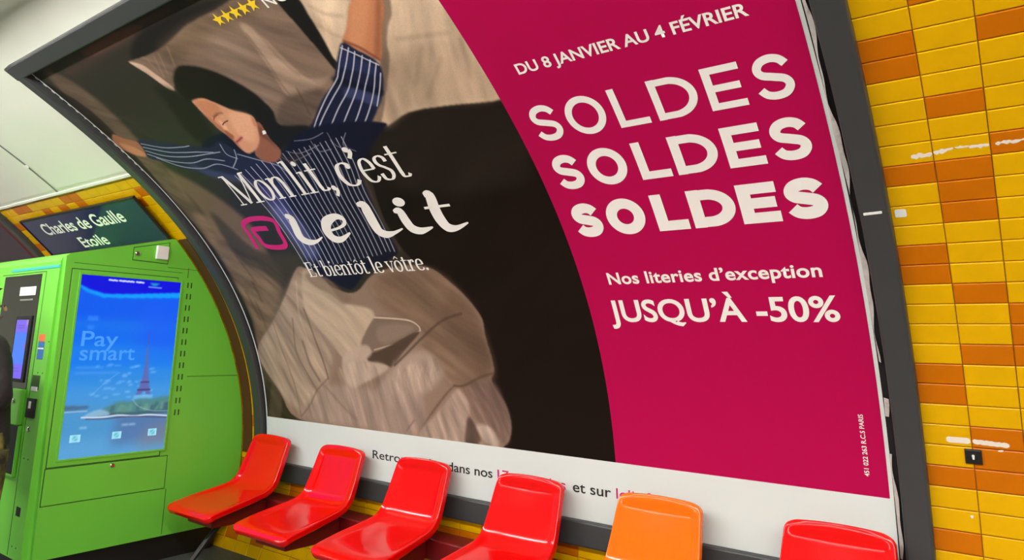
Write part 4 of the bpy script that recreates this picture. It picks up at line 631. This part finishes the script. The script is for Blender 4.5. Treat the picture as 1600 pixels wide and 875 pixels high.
# far bank, trees, tower
sp_((70, 100, 130), [(-.02, .255), (.14, .258), (.2, .262), (.2, .275), (-.02, .278)], .006, .8)
sl_((170, 190, 210), .008, [(-.02, .247), (.2, .247)], .004, .8)
tow = [(.716, .635), (.722, .635), (.730, .58), (.742, .50), (.756, .435), (.772, .395), (.782, .352), (.806, .318), (.760, .318), (.742, .342), (.716, .342), (.69, .318), (.640, .318), (.668, .352), (.686, .395), (.702, .435), (.710, .50), (.714, .58)]
sp_((96, 104, 176), tow, .004, .95)
sl_((70, 66, 120), .012, [(.666, .352), (.786, .352)], .003, .9); sl_((70, 66, 120), .010, [(.690, .396), (.768, .396)], .003, .9); sl_((80, 80, 150), .006, [(.719, .69), (.719, .62)], .003, .7)
sp_((120, 190, 240), [(.63, .300), (.82, .300), (.82, .322), (.63, .322)], .004, .8)
sp_((80, 134, 132), [(.30, .235), (.42, .275), (.5, .292), (.6, .288), (.7, .302), (.82, .298), (.92, .306), (1.02, .304), (1.02, .225), (.3, .218)], .010, .95)
sp_((60, 92, 110), [(.36, .222), (.46, .232), (.6, .225), (.8, .235), (1.02, .235), (1.02, .212), (.36, .21)], .008, .8)
for k in range(26):
    x = .36 + .64 * rs.random(); sp_((104, 158, 140) if k % 2 else (58, 96, 112), [(x, .24 + .04 * rs.random()), (x + .04, .25 + .03 * rs.random()), (x + .03, .235), (x - .01, .23)], .006, .6)
sp_((150, 190, 220), [(.18, .222), (.30, .252), (.40, .236), (.40, .215), (.22, .212)], .006, .8)
sl_((206, 222, 236), .010, [(.16, .214), (.34, .208), (.5, .214), (.66, .204), (.8, .206), (1.02, .192)], .004, .95)
sl_((84, 70, 100), .008, [(.20, .204), (.4, .199), (.6, .203), (.8, .194), (1.02, .182)], .004, .7)
sl_((170, 200, 220), .006, [(.62, .30), (.7, .255), (.84, .228), (1.0, .222)], .004, .5)
for cx in (.125, .505, .860):
    sp_((170, 232, 250), [(cx - .045, .083), (cx + .045, .083), (cx + .045, .124), (cx - .045, .124)], .003)
    sp_((70, 170, 200), [(cx - .022, .092), (cx + .022, .092), (cx + .022, .115), (cx - .022, .115)], .004, .8); sl_((150, 225, 245), .006, [(cx - .02, .094), (cx + .02, .112)], .003)
for x in (.16, .55, .62): sl_((180, 220, 245), .012, [(x, .158), (x + .05, .158)], .005, .6)
X, Y, lin = raster(so, 0, sw, 0, sh, .004, (60, 150, 235), 3, 1.)
gx, gy = np.meshgrid(X, Y)
pts = np.stack([np.full(gx.shape, MX1 + .0065), SY0 + gx, Lz(SZ0) + gy], -1) - np.array(tm.location)
scr = ink_grid('advert_screen', pts, lin, attr_mat('screen_picture', .15, 1.0, .15), tm)
M_pale = mat('pale_screen_text', srgb(20, 60, 120), .4, emit=srgb(70, 158, 255), estr=.9)
sp2 = lambda x, y: Vector((MX1 + .0078, x, y + FZ))
write('Pay', -1.205, -.985, .778, .092, .008, M_pale, scr, ti, pt=sp2)
write('smart', -1.205, -.868, .690, .092, .008, M_pale, scr, ti, pt=sp2)
# upper hatch with lock and white sensor
hb = bmesh.new(); prism(hb, [(-.948, Lz(1.350)), (-.716, Lz(1.346)), (-.716, Lz(1.490)), (-.948, Lz(1.428))], 0, MX1 - .001, MX1 + .0035, .001)
hatch = obj('upper_hatch', mb(hb), M_green, tm)
hb = bmesh.new(); prism(hb, [(-.953, Lz(1.345)), (-.711, Lz(1.341)), (-.711, Lz(1.495)), (-.953, Lz(1.433))], 0, MX1 - .001, MX1 + .0012)
obj('hatch_gap', mb(hb), M_seam, tm)
obj('lock', mb(disc(bmesh.new(), (MX1 + .003, -.925, Lz(1.392)), (1, 0, 0), .016, .010)), M_chrome, hatch)
obj('sensor_box', mb(boxbm((MX1 + .003, -.806, Lz(1.368)), (MX1 + .024, -.722, Lz(1.462)), .006)), M_sensor, hatch)
obj('lock', mb(disc(bmesh.new(), (MX1 + .002, -.928, Lz(.030)), (1, 0, 0), .013, .010)), M_chrome, low)
for k in range(12):
    z = 1.215 - k * .0795
    for y in (-.556, -.530): obj('hinge_slot', mb(boxbm((MX1 - .001, y, Lz(z - .026)), (MX1 + .0012, y + .009, Lz(z + .012)))), M_seam, tm)
for q in ((-.490, -.10, .572, .576), (-.560, -.556, -.455, -.165), (-.560, -.556, 1.26, 1.33), (-.71, -.40, 1.318, 1.321), (-1.30, -.60, 1.290, 1.293)):
    obj('seam', mb(boxbm((MX1 - .001, q[0], Lz(q[2])), (MX1 + .0006, q[1], Lz(q[3])))), M_seam, tm)
# front: glass panel, touch screen, column with card reader, slots and locks
def fplate(name, x0, x1, z0, z1, th, material, parent=tm, bev=.002): return obj(name, mb(boxbm((x0, MF - th, Lz(z0)), (x1, MF + .001, Lz(z1)), bev)), material, parent)
fplate('front_seam', -.553, -.549, -.455, 1.242, .0015, M_seam, bev=0); fplate('front_seam', -1.29, -.553, 1.239, 1.243, .0015, M_seam, bev=0)
gl = fplate('glass_panel', -1.236, -.612, .300, 1.229, .003, M_glass)
ts = fplate('touch_screen', -.912, -.660, .540, .960, .010, M_back)
so = []; sw, sh = .196, .372
for a, b, c in ((-.1, .25, (110, 84, 240)), (.25, .8, (48, 120, 246)), (.78, 1.1, (120, 92, 236))): sp_(c, full(a, b), .012)
sp_((200, 150, 210), [(.82, .9), (1.02, .92), (1.02, 1.02), (.9, 1.02)], .01, .8); sp_((220, 90, 140), [(.85, .5), (1, .52), (1, .6), (.85, .58)], .008, .6)
for z in (.86, .9, .12, .17): sl_((90, 70, 200), .008, [(.15, z), (.7, z)], .004, .7)
X, Y, lin = raster(so, 0, sw, 0, sh, .004, (60, 120, 240), 4, 1.); gx, gy = np.meshgrid(X, Y)
pts = np.stack([-.892 + gx, np.full(gx.shape, MF - .0108), Lz(.562) + gy], -1) - np.array(tm.location)
ink_grid('display', pts, lin, attr_mat('touch_picture', .2, 1.0, .4), ts)
lb = fplate('glass_label', -.935, -.672, 1.092, 1.150, .0045, M_sensor, gl); fplate('glass_label', -.915, -.70, 1.058, 1.070, .0045, M_joint, gl)
fplate('led_strip', -1.128, -.352, 1.258, 1.276, .006, M_led)
colr = fplate('card_reader', -.548, -.428, .340, .455, .012, M_back); fplate('reader_light', -.512, -.476, .395, .438, .0135, M_sensor, colr)
fplate('coin_slot', -.540, -.428, .506, .594, .002, M_seam); fplate('slot_lip', -.520, -.440, .500, .525, .010, M_sensor)
obj('lock', mb(disc(bmesh.new(), (-.482, MF, Lz(.272)), (0, -1, 0), .016, .012)), M_chrome, tm)
fplate('keyhole', -.510, -.446, -.228, -.176, .0015, M_back)
fplate('reader_sticker', -.525, -.432, .800, .846, .0015, mat('orange_ink', srgb(238, 120, 70), .5)); fplate('reader_sticker', -.520, -.430, .690, .798, .0015, mat('blue_ink', srgb(60, 120, 190), .5)); 
fplate('reader_stripe', -.522, -.432, .752, .762, .0022, M_sensor)
bx = fplate('cash_box', -.768, -.604, .287, .502, .030, M_green, bev=.006); obj('lock', mb(disc(bmesh.new(), (-.69, MF - .030, Lz(.43)), (0, -1, 0), .014, .010)), M_chrome, bx)
ty = obj('ticket_tray', mb(boxbm((-.790, MF - .02, Lz(-.022)), (-.590, MF, Lz(.285)), .006)), M_green, tm)
obj('tray_opening', mb(boxbm((-.770, MF - .0215, Lz(-.002)), (-.604, MF - .019, Lz(.282)))), M_back, ty)
for q in ((-.45, .79), (-.37, .80), (-.47, .61), (-.40, .61), (-.50, .10), (-.44, .10), (-.50, -.40), (-.44, -.40)): obj('rivet', mb(disc(bmesh.new(), (q[0], MF, Lz(q[1])), (0, -1, 0), .005, .002, 8)), M_seam, tm)

# ------------------------------------------------------------------ bench beam and seats
beam = thing('bench_beam', 'long dark red metal beam fixed to the wall behind and under the row of seats', 'bench', (0, -.05, 0))
bi = Matrix.Translation(-Vector(beam.location))
bm = boxbm((-.20, -.205, Lz(-.30)), (4.6, -.045, Lz(-.195)), .008); bm.transform(bi); obj('beam', bm, M_maroon, beam)
for x in (.30, 2.0, 3.7):
    bm = bmesh.new(); box(bm, (x - .03, -.10, Lz(-.36)), (x + .03, -.02, Lz(-.22)), .004); bm.transform(bi); obj('wall_bracket', bm, M_maroon, beam)
bm = bmesh.new()
tube(bm, [(.175, -.400, Lz(-.30)), (.178, -.520, Lz(-.412)), (.178, -.705, .012)], .017, 10); box(bm, (.12, -.76, 0), (.235, -.66, .014), .004); bm.transform(bi); obj('leg', bm, M_dark, beam, False)
bm = bmesh.new()
tube(bm, [(3.81, -.400, Lz(-.30)), (3.81, -.520, Lz(-.412)), (3.81, -.705, .012)], .017, 10); box(bm, (3.755, -.76, 0), (3.87, -.66, .014), .004); bm.transform(bi); obj('leg', bm, M_dark, beam, False)

PROF = [(-.113, .186), (-.132, .120), (-.160, .030), (-.190, -.050), (-.212, -.095), (-.252, -.128), (-.320, -.147), (-.46, -.172), (-.60, -.196), (-.655, -.208), (-.684, -.226)]
def seat_shell():
    P = catmull(PROF, False, 5); L = np.concatenate([[0], np.cumsum(np.hypot(*np.diff(P, axis=0).T))]); tot = L[-1]
    nt, na = 60, 26
    def at(t):
        t = np.clip(t, 0, tot); return np.array([np.interp(t, L, P[:, 0]), np.interp(t, L, P[:, 1])])
    def half(t):
        f = t / tot; hw = np.interp(f, [0, .15, .38, .5, .75, 1], [.190, .198, .212, .222, .240, .242])
        r0, r1 = .034, .034
        if t < r0: hw -= r0 - math.sqrt(max(0, r0 * r0 - (r0 - t) ** 2))
        if tot - t < r1: hw -= r1 - math.sqrt(max(0, r1 * r1 - (r1 - (tot - t)) ** 2))
        return hw
    ts = tot * (1 - np.cos(np.linspace(0, math.pi, nt))) / 2 * .25 + tot * np.linspace(0, 1, nt) * .75
    bm = bmesh.new(); grid = []
    for t in ts:
        p = at(t); q = at(t + .004) - at(t - .004); q = q / np.hypot(*q); nrm = np.array([q[1], -q[0]])  # towards the sitter
        if nrm[1] < 0 and nrm[0] > 0: nrm = -nrm
        f = t / tot; sst = lambda x: max(0, min(1, x)) ** 2 * (3 - 2 * max(0, min(1, x)))
        dish = .016 * sst((t - .012) / .05) * (1 - sst((f - .55) / .40)); bowl = .014 * math.sin(math.pi * f) ** .7
        
        row = []
        for a in np.linspace(-1, 1, na):
            c = dish * (1 - sst((abs(a) - .80) / .17)) + bowl * (1 - a * a); w_ = half(t)
            edge = .004 * max(0, abs(a) - .8) / .2
            pp = p - nrm * (c + edge - .012 * math.sin(math.pi * f) ** .7)
            z = pp[1] - a * a * .008 * math.exp(-(t / .06) ** 2)
            row.append((bm.verts.new((a * w_, pp[0], z)), Vector((0, nrm[0], nrm[1]))))
        grid.append(row)
    for r, s in zip(grid, grid[1:]):
        for i in range(na - 1): bm.faces.new((r[i][0], r[i + 1][0], s[i + 1][0], s[i][0]))
    loop = [grid[0][i] for i in range(na)] + [grid[j][na - 1] for j in range(1, nt)] + [grid[nt - 1][i] for i in range(na - 2, -1, -1)] + [grid[j][0] for j in range(nt - 2, 0, -1)]
    prev = [v for v, _ in loop]; N = len(loop)
    for out, down in ((.003, .0006), (.006, .003), (.0075, .007), (.008, .018), (.008, .036)):
        cur = []
        for i, (v, nn) in enumerate(loop):
            tv = (loop[(i + 1) % N][0].co - loop[i - 1][0].co)
            o = tv.cross(nn); o = o.normalized() if o.length > 1e-6 else Vector((0, 0, 0))
            if o.dot(v.co - Vector((0, -.30, -.05))) < 0: o = -o
            cur.append(bm.verts.new(v.co + o * out - nn * down))
        for i in range(N): bm.faces.new((prev[i], prev[(i + 1) % N], cur[(i + 1) % N], cur[i]))
        prev = cur
    bmesh.ops.recalc_face_normals(bm, faces=bm.faces)
    bmesh.ops.solidify(bm, geom=bm.faces[:], thickness=.0035)
    return bm
def make_seat(material):
    t = bpy.data.objects.new('moulded_seat', None); C.objects.link(t); t.empty_display_size = .1
    sh = obj('shell', seat_shell(), material, t, True)
    md = sh.modifiers.new('sub', 'SUBSURF'); md.levels = 1; md.render_levels = 1
    bm = bmesh.new(); prism(bm, [(-.2065, -.205), (-.2065, -.300), (-.34, -.318), (-.585, -.312), (-.585, -.245), (-.40, -.215)], 0, -.140, .140, .004)
    obj('support_box', bm, M_maroon, t)
    bm = boxbm((-.150, -.600, -.262), (.150, -.570, -.236), .003); obj('front_bracket', bm, M_dark, t)
    return t
XS = [.178, .917, 1.622, 2.362, 3.070, 3.812]
LB = ['red moulded plastic seat at the left end of the row, beside the green ticket machine',
      'red moulded plastic seat second from the green machine, just left of the word Retrou',
      'red moulded plastic seat third from the green machine, between Retrou and dans nos',
      'red moulded plastic seat next to the orange one, on its left',
      'orange moulded plastic seat, the only orange one in the row',
      'red moulded plastic seat at the right end of the row, right of the orange one']
first = make_seat(M_red)
seats = [first]
for k in range(1, 6):
    r = first.copy(); C.objects.link(r)
    for ch in first.children:
        c = ch.copy(); C.objects.link(c); c.parent = r
        if k == 4 and ch.name.startswith('shell'):
            c.data = ch.data.copy(); c.data.materials.clear(); c.data.materials.append(M_orangeseat)
    seats.append(r)
for r, x, l in zip(seats, XS, LB):
    r.location = (x, 0, FZ); tag(r, l, 'seat', 'moulded seats along the wall')

# ------------------------------------------------------------------ person at the ticket machine (mostly outside the left edge)
PXC, PYC = -.41, -1.665
M_skin = mat('skin', srgb(196, 150, 122), .55)
M_jacket = mat('black_jacket', srgb(44, 40, 40), .75, noise=.35, nscale=25, bump=.5, bscale=30)
M_hair = mat('dark_hair', srgb(36, 28, 22), .6)
M_shoe = mat('black_shoe', srgb(24, 24, 24), .5)
def olive():
    M = mat('olive_pattern', srgb(120, 112, 52), .8); nt = M.node_tree; b = nt.nodes['Principled BSDF']
    tc = nt.nodes.new('ShaderNodeTexCoord'); n = nt.nodes.new('ShaderNodeTexNoise'); n.inputs['Scale'].default_value = 9; n.inputs['Detail'].default_value = 3
    r = nt.nodes.new('ShaderNodeValToRGB'); e = r.color_ramp.elements
    e[0].position = .40; e[0].color = srgb(44, 44, 34); e[1].position = .62; e[1].color = srgb(160, 146, 66)
    x = r.color_ramp.elements.new(.5); x.color = srgb(96, 96, 46)
    nt.links.new(tc.outputs['Object'], n.inputs['Vector']); nt.links.new(n.outputs['Fac'], r.inputs['Fac']); nt.links.new(r.outputs[0], b.inputs['Base Color']); return M
def skin(name, verts, edges, radii, material, parent, root=0, sub=2):
    me = bpy.data.meshes.new(name); me.from_pydata(verts, edges, []); o = link(name, me, parent, (material,))
    o.modifiers.new('skin', 'SKIN'); sv = me.skin_vertices[0].data if me.skin_vertices else None
    if sv is None:
        bpy.context.view_layer.objects.active = o
        lay = bmesh.new(); lay.from_mesh(me); lay.verts.layers.skin.verify(); lay.to_mesh(me); lay.free(); sv = me.skin_vertices[0].data
    for i, r in enumerate(radii): sv[i].radius = (r, r) if not isinstance(r, tuple) else r; sv[i].use_root = (i == root)
    md = o.modifiers.new('sub', 'SUBSURF'); md.levels = sub; md.render_levels = sub
    dg = bpy.context.evaluated_depsgraph_get(); dg.update(); nm = bpy.data.meshes.new_from_object(o.evaluated_get(dg))
    o.modifiers.clear(); o.data = nm; nm.materials.clear(); nm.materials.append(material); nm.polygons.foreach_set('use_smooth', [True] * len(nm.polygons)); return o
per = thing('person', 'person in dark jacket and olive patterned trousers at the green machine, cut by left edge', 'person', (PXC, PYC, 0))
B = []; E_ = []; RD = []
def node(p, r, par=None):
    B.append(p); RD.append(r)
    if par is not None: E_.append((par, len(B) - 1))
    return len(B) - 1
pel = node((.04, 0, .95), (.13, .10)); wst = node((-.02, 0, 1.10), (.12, .09), pel); chs = node((-.10, .01, 1.29), (.135, .095), wst); nk0 = node((-.165, .02, 1.45), .06, chs); nk1 = node((-.215, .035, 1.52), .055, nk0)
hd0 = node((-.25, .055, 1.58), (.070, .085), nk1); hd1 = node((-.27, .05, 1.66), (.078, .095), hd0); hd2 = node((-.27, .035, 1.73), (.055, .065), hd1)
HANDS = {1: (-.17, .15, 1.12), -1: (-.32, .10, .90)}; ELB = {1: (.235, .01, 1.13), -1: (-.33, -.02, 1.12)}; SHO = {1: (.085, 0, 1.385), -1: (-.285, 0, 1.40)}
for s_ in (-1, 1):
    hip = node((.055 + s_ * .09, 0, .86), .08, pel); kn = node((.075 + s_ * .11, .012, .49), .055, hip); an = node((.075 + s_ * .11, -.02, .09), .042, kn); ft = node((.07 + s_ * .115, .12, .035), .036, an)
    sh_ = node(SHO[s_], .065, chs); el = node(ELB[s_], .045, sh_)
    hand = HANDS[s_]
    wr = node(tuple(np.array(B[el]) * .12 + np.array(hand) * .88), .028, el); pm = node(hand, (.036, .020), wr)
    dirv = np.array(hand) - np.array(B[el]); dirv = dirv / np.linalg.norm(dirv); side = np.cross(dirv, (0, 0, 1)); side = side / np.linalg.norm(side)
    for q in range(4):
        b0 = np.array(hand) + side * (-.027 + .018 * q) + dirv * .05; l = (.034, .04, .037, .03)[q]
        f0 = node(tuple(b0), .009, pm); f1 = node(tuple(b0 + dirv * l + np.array((0, 0, -.008))), .0085, f0); node(tuple(b0 + dirv * l * 1.5 + np.array((0, 0, -.03))), .007, f1)
    th = node(tuple(np.array(hand) + side * (.042) + dirv * .0), .010, pm); node(tuple(np.array(hand) + side * .058 + dirv * .04), .009, th)
body_o = skin('body', B, E_, RD, M_skin, per)
# clothing: lofted rings that follow the body
def loft(bm, rings, n=24, cap=(False, False)):
    P = catmull(np.array(rings, float), False, 4); loops = []
    for cx, cy, z, rx, ry in P:
        loops.append([bm.verts.new((cx + rx * math.cos(a), cy + ry * math.sin(a) * (1.0 if math.sin(a) > 0 else .95), z)) for a in np.linspace(0, 2 * math.pi, n, endpoint=False)])
    for a, b in zip(loops, loops[1:]):
        for q in range(n): bm.faces.new((a[q], a[(q + 1) % n], b[(q + 1) % n], b[q]))
    if cap[0]: bm.faces.new(loops[0][::-1])
    if cap[1]: bm.faces.new(loops[-1])
bm = bmesh.new()
loft(bm, [(.035, 0, .845, .205, .158), (.03, 0, .90, .208, .160), (-.015, 0, 1.10, .195, .155), (-.085, .005, 1.28, .215, .158), (-.105, .005, 1.37, .205, .140), (-.125, .01, 1.425, .150, .110), (-.155, .015, 1.465, .085, .080), (-.165, .02, 1.50, .075, .072)], cap=(True, True))
for s_ in (-1, 1):
    a, b, c = np.array(SHO[s_]), np.array(ELB[s_]), np.array(HANDS[s_]); mid = (a + b) / 2; w3 = b * .25 + c * .75
    P = catmull([a + (-.03 * s_, 0, .02), a, mid, b, b * .6 + c * .4, w3], False, 4); rr = np.interp(np.linspace(0, 1, len(P)), [0, .2, .45, .62, .8, 1], [.070, .088, .080, .076, .062, .048])
    tube(bm, [tuple(q) for q in P], list(rr), 14)
obj('jacket', bm, M_jacket, per, True)
bm = bmesh.new()
loft(bm, [(.05, 0, .93, .185, .140), (.06, 0, .86, .195, .146), (.07, 0, .78, .190, .140)], cap=(True, True))
for s_ in (-1, 1):
    x = .075 + s_ * .10; loft(bm, [(x, 0, .84, .108, .125), (x + .005 * s_, .005, .66, .100, .115), (x + .01 * s_, .012, .48, .085, .095), (x + .01 * s_, 0, .28, .080, .090), (x + .01 * s_, -.01, .075, .078, .088)], cap=(True, True))
obj('trousers', bm, olive(), per, True)
HX, HY, HZ = -.27, .025, -.02
def hp(*a): return [(x + HX, y + HY, z + HZ) for x, y, z in a]
skin('hair', hp((0, -.02, 1.70), (0, -.01, 1.765), (0, -.065, 1.68), (0, -.06, 1.60)), [(0, 1), (0, 2), (2, 3)], [(.082, .082), (.062, .072), (.076, .06), (.06, .05)], M_hair, per)
for s_ in (-1, 1):
    skin('shoe', [(.07 + s_ * .105, -.05, .045), (.07 + s_ * .108, .05, .045), (.07 + s_ * .115, .16, .035)], [(0, 1), (1, 2)], [(.045, .044), (.046, .044), (.04, .032)], M_shoe, per, 1)
    skin('eye', hp((s_ * .032, .108, 1.665), (s_ * .032, .114, 1.665)), [(0, 1)], [.011, .008], M_hair, per); skin('ear', hp((s_ * .08, .02, 1.67), (s_ * .085, .015, 1.645)), [(0, 1)], [.018, .013], M_skin, per)
skin('nose', hp((0, .118, 1.668), (0, .134, 1.632)), [(0, 1)], [.009, .014], M_skin, per); skin('mouth', hp((-.02, .110, 1.597), (0, .116, 1.598), (.02, .110, 1.597)), [(0, 1), (1, 2)], [.006, .007, .006], mat('lips', srgb(160, 90, 84), .5), per, 1)
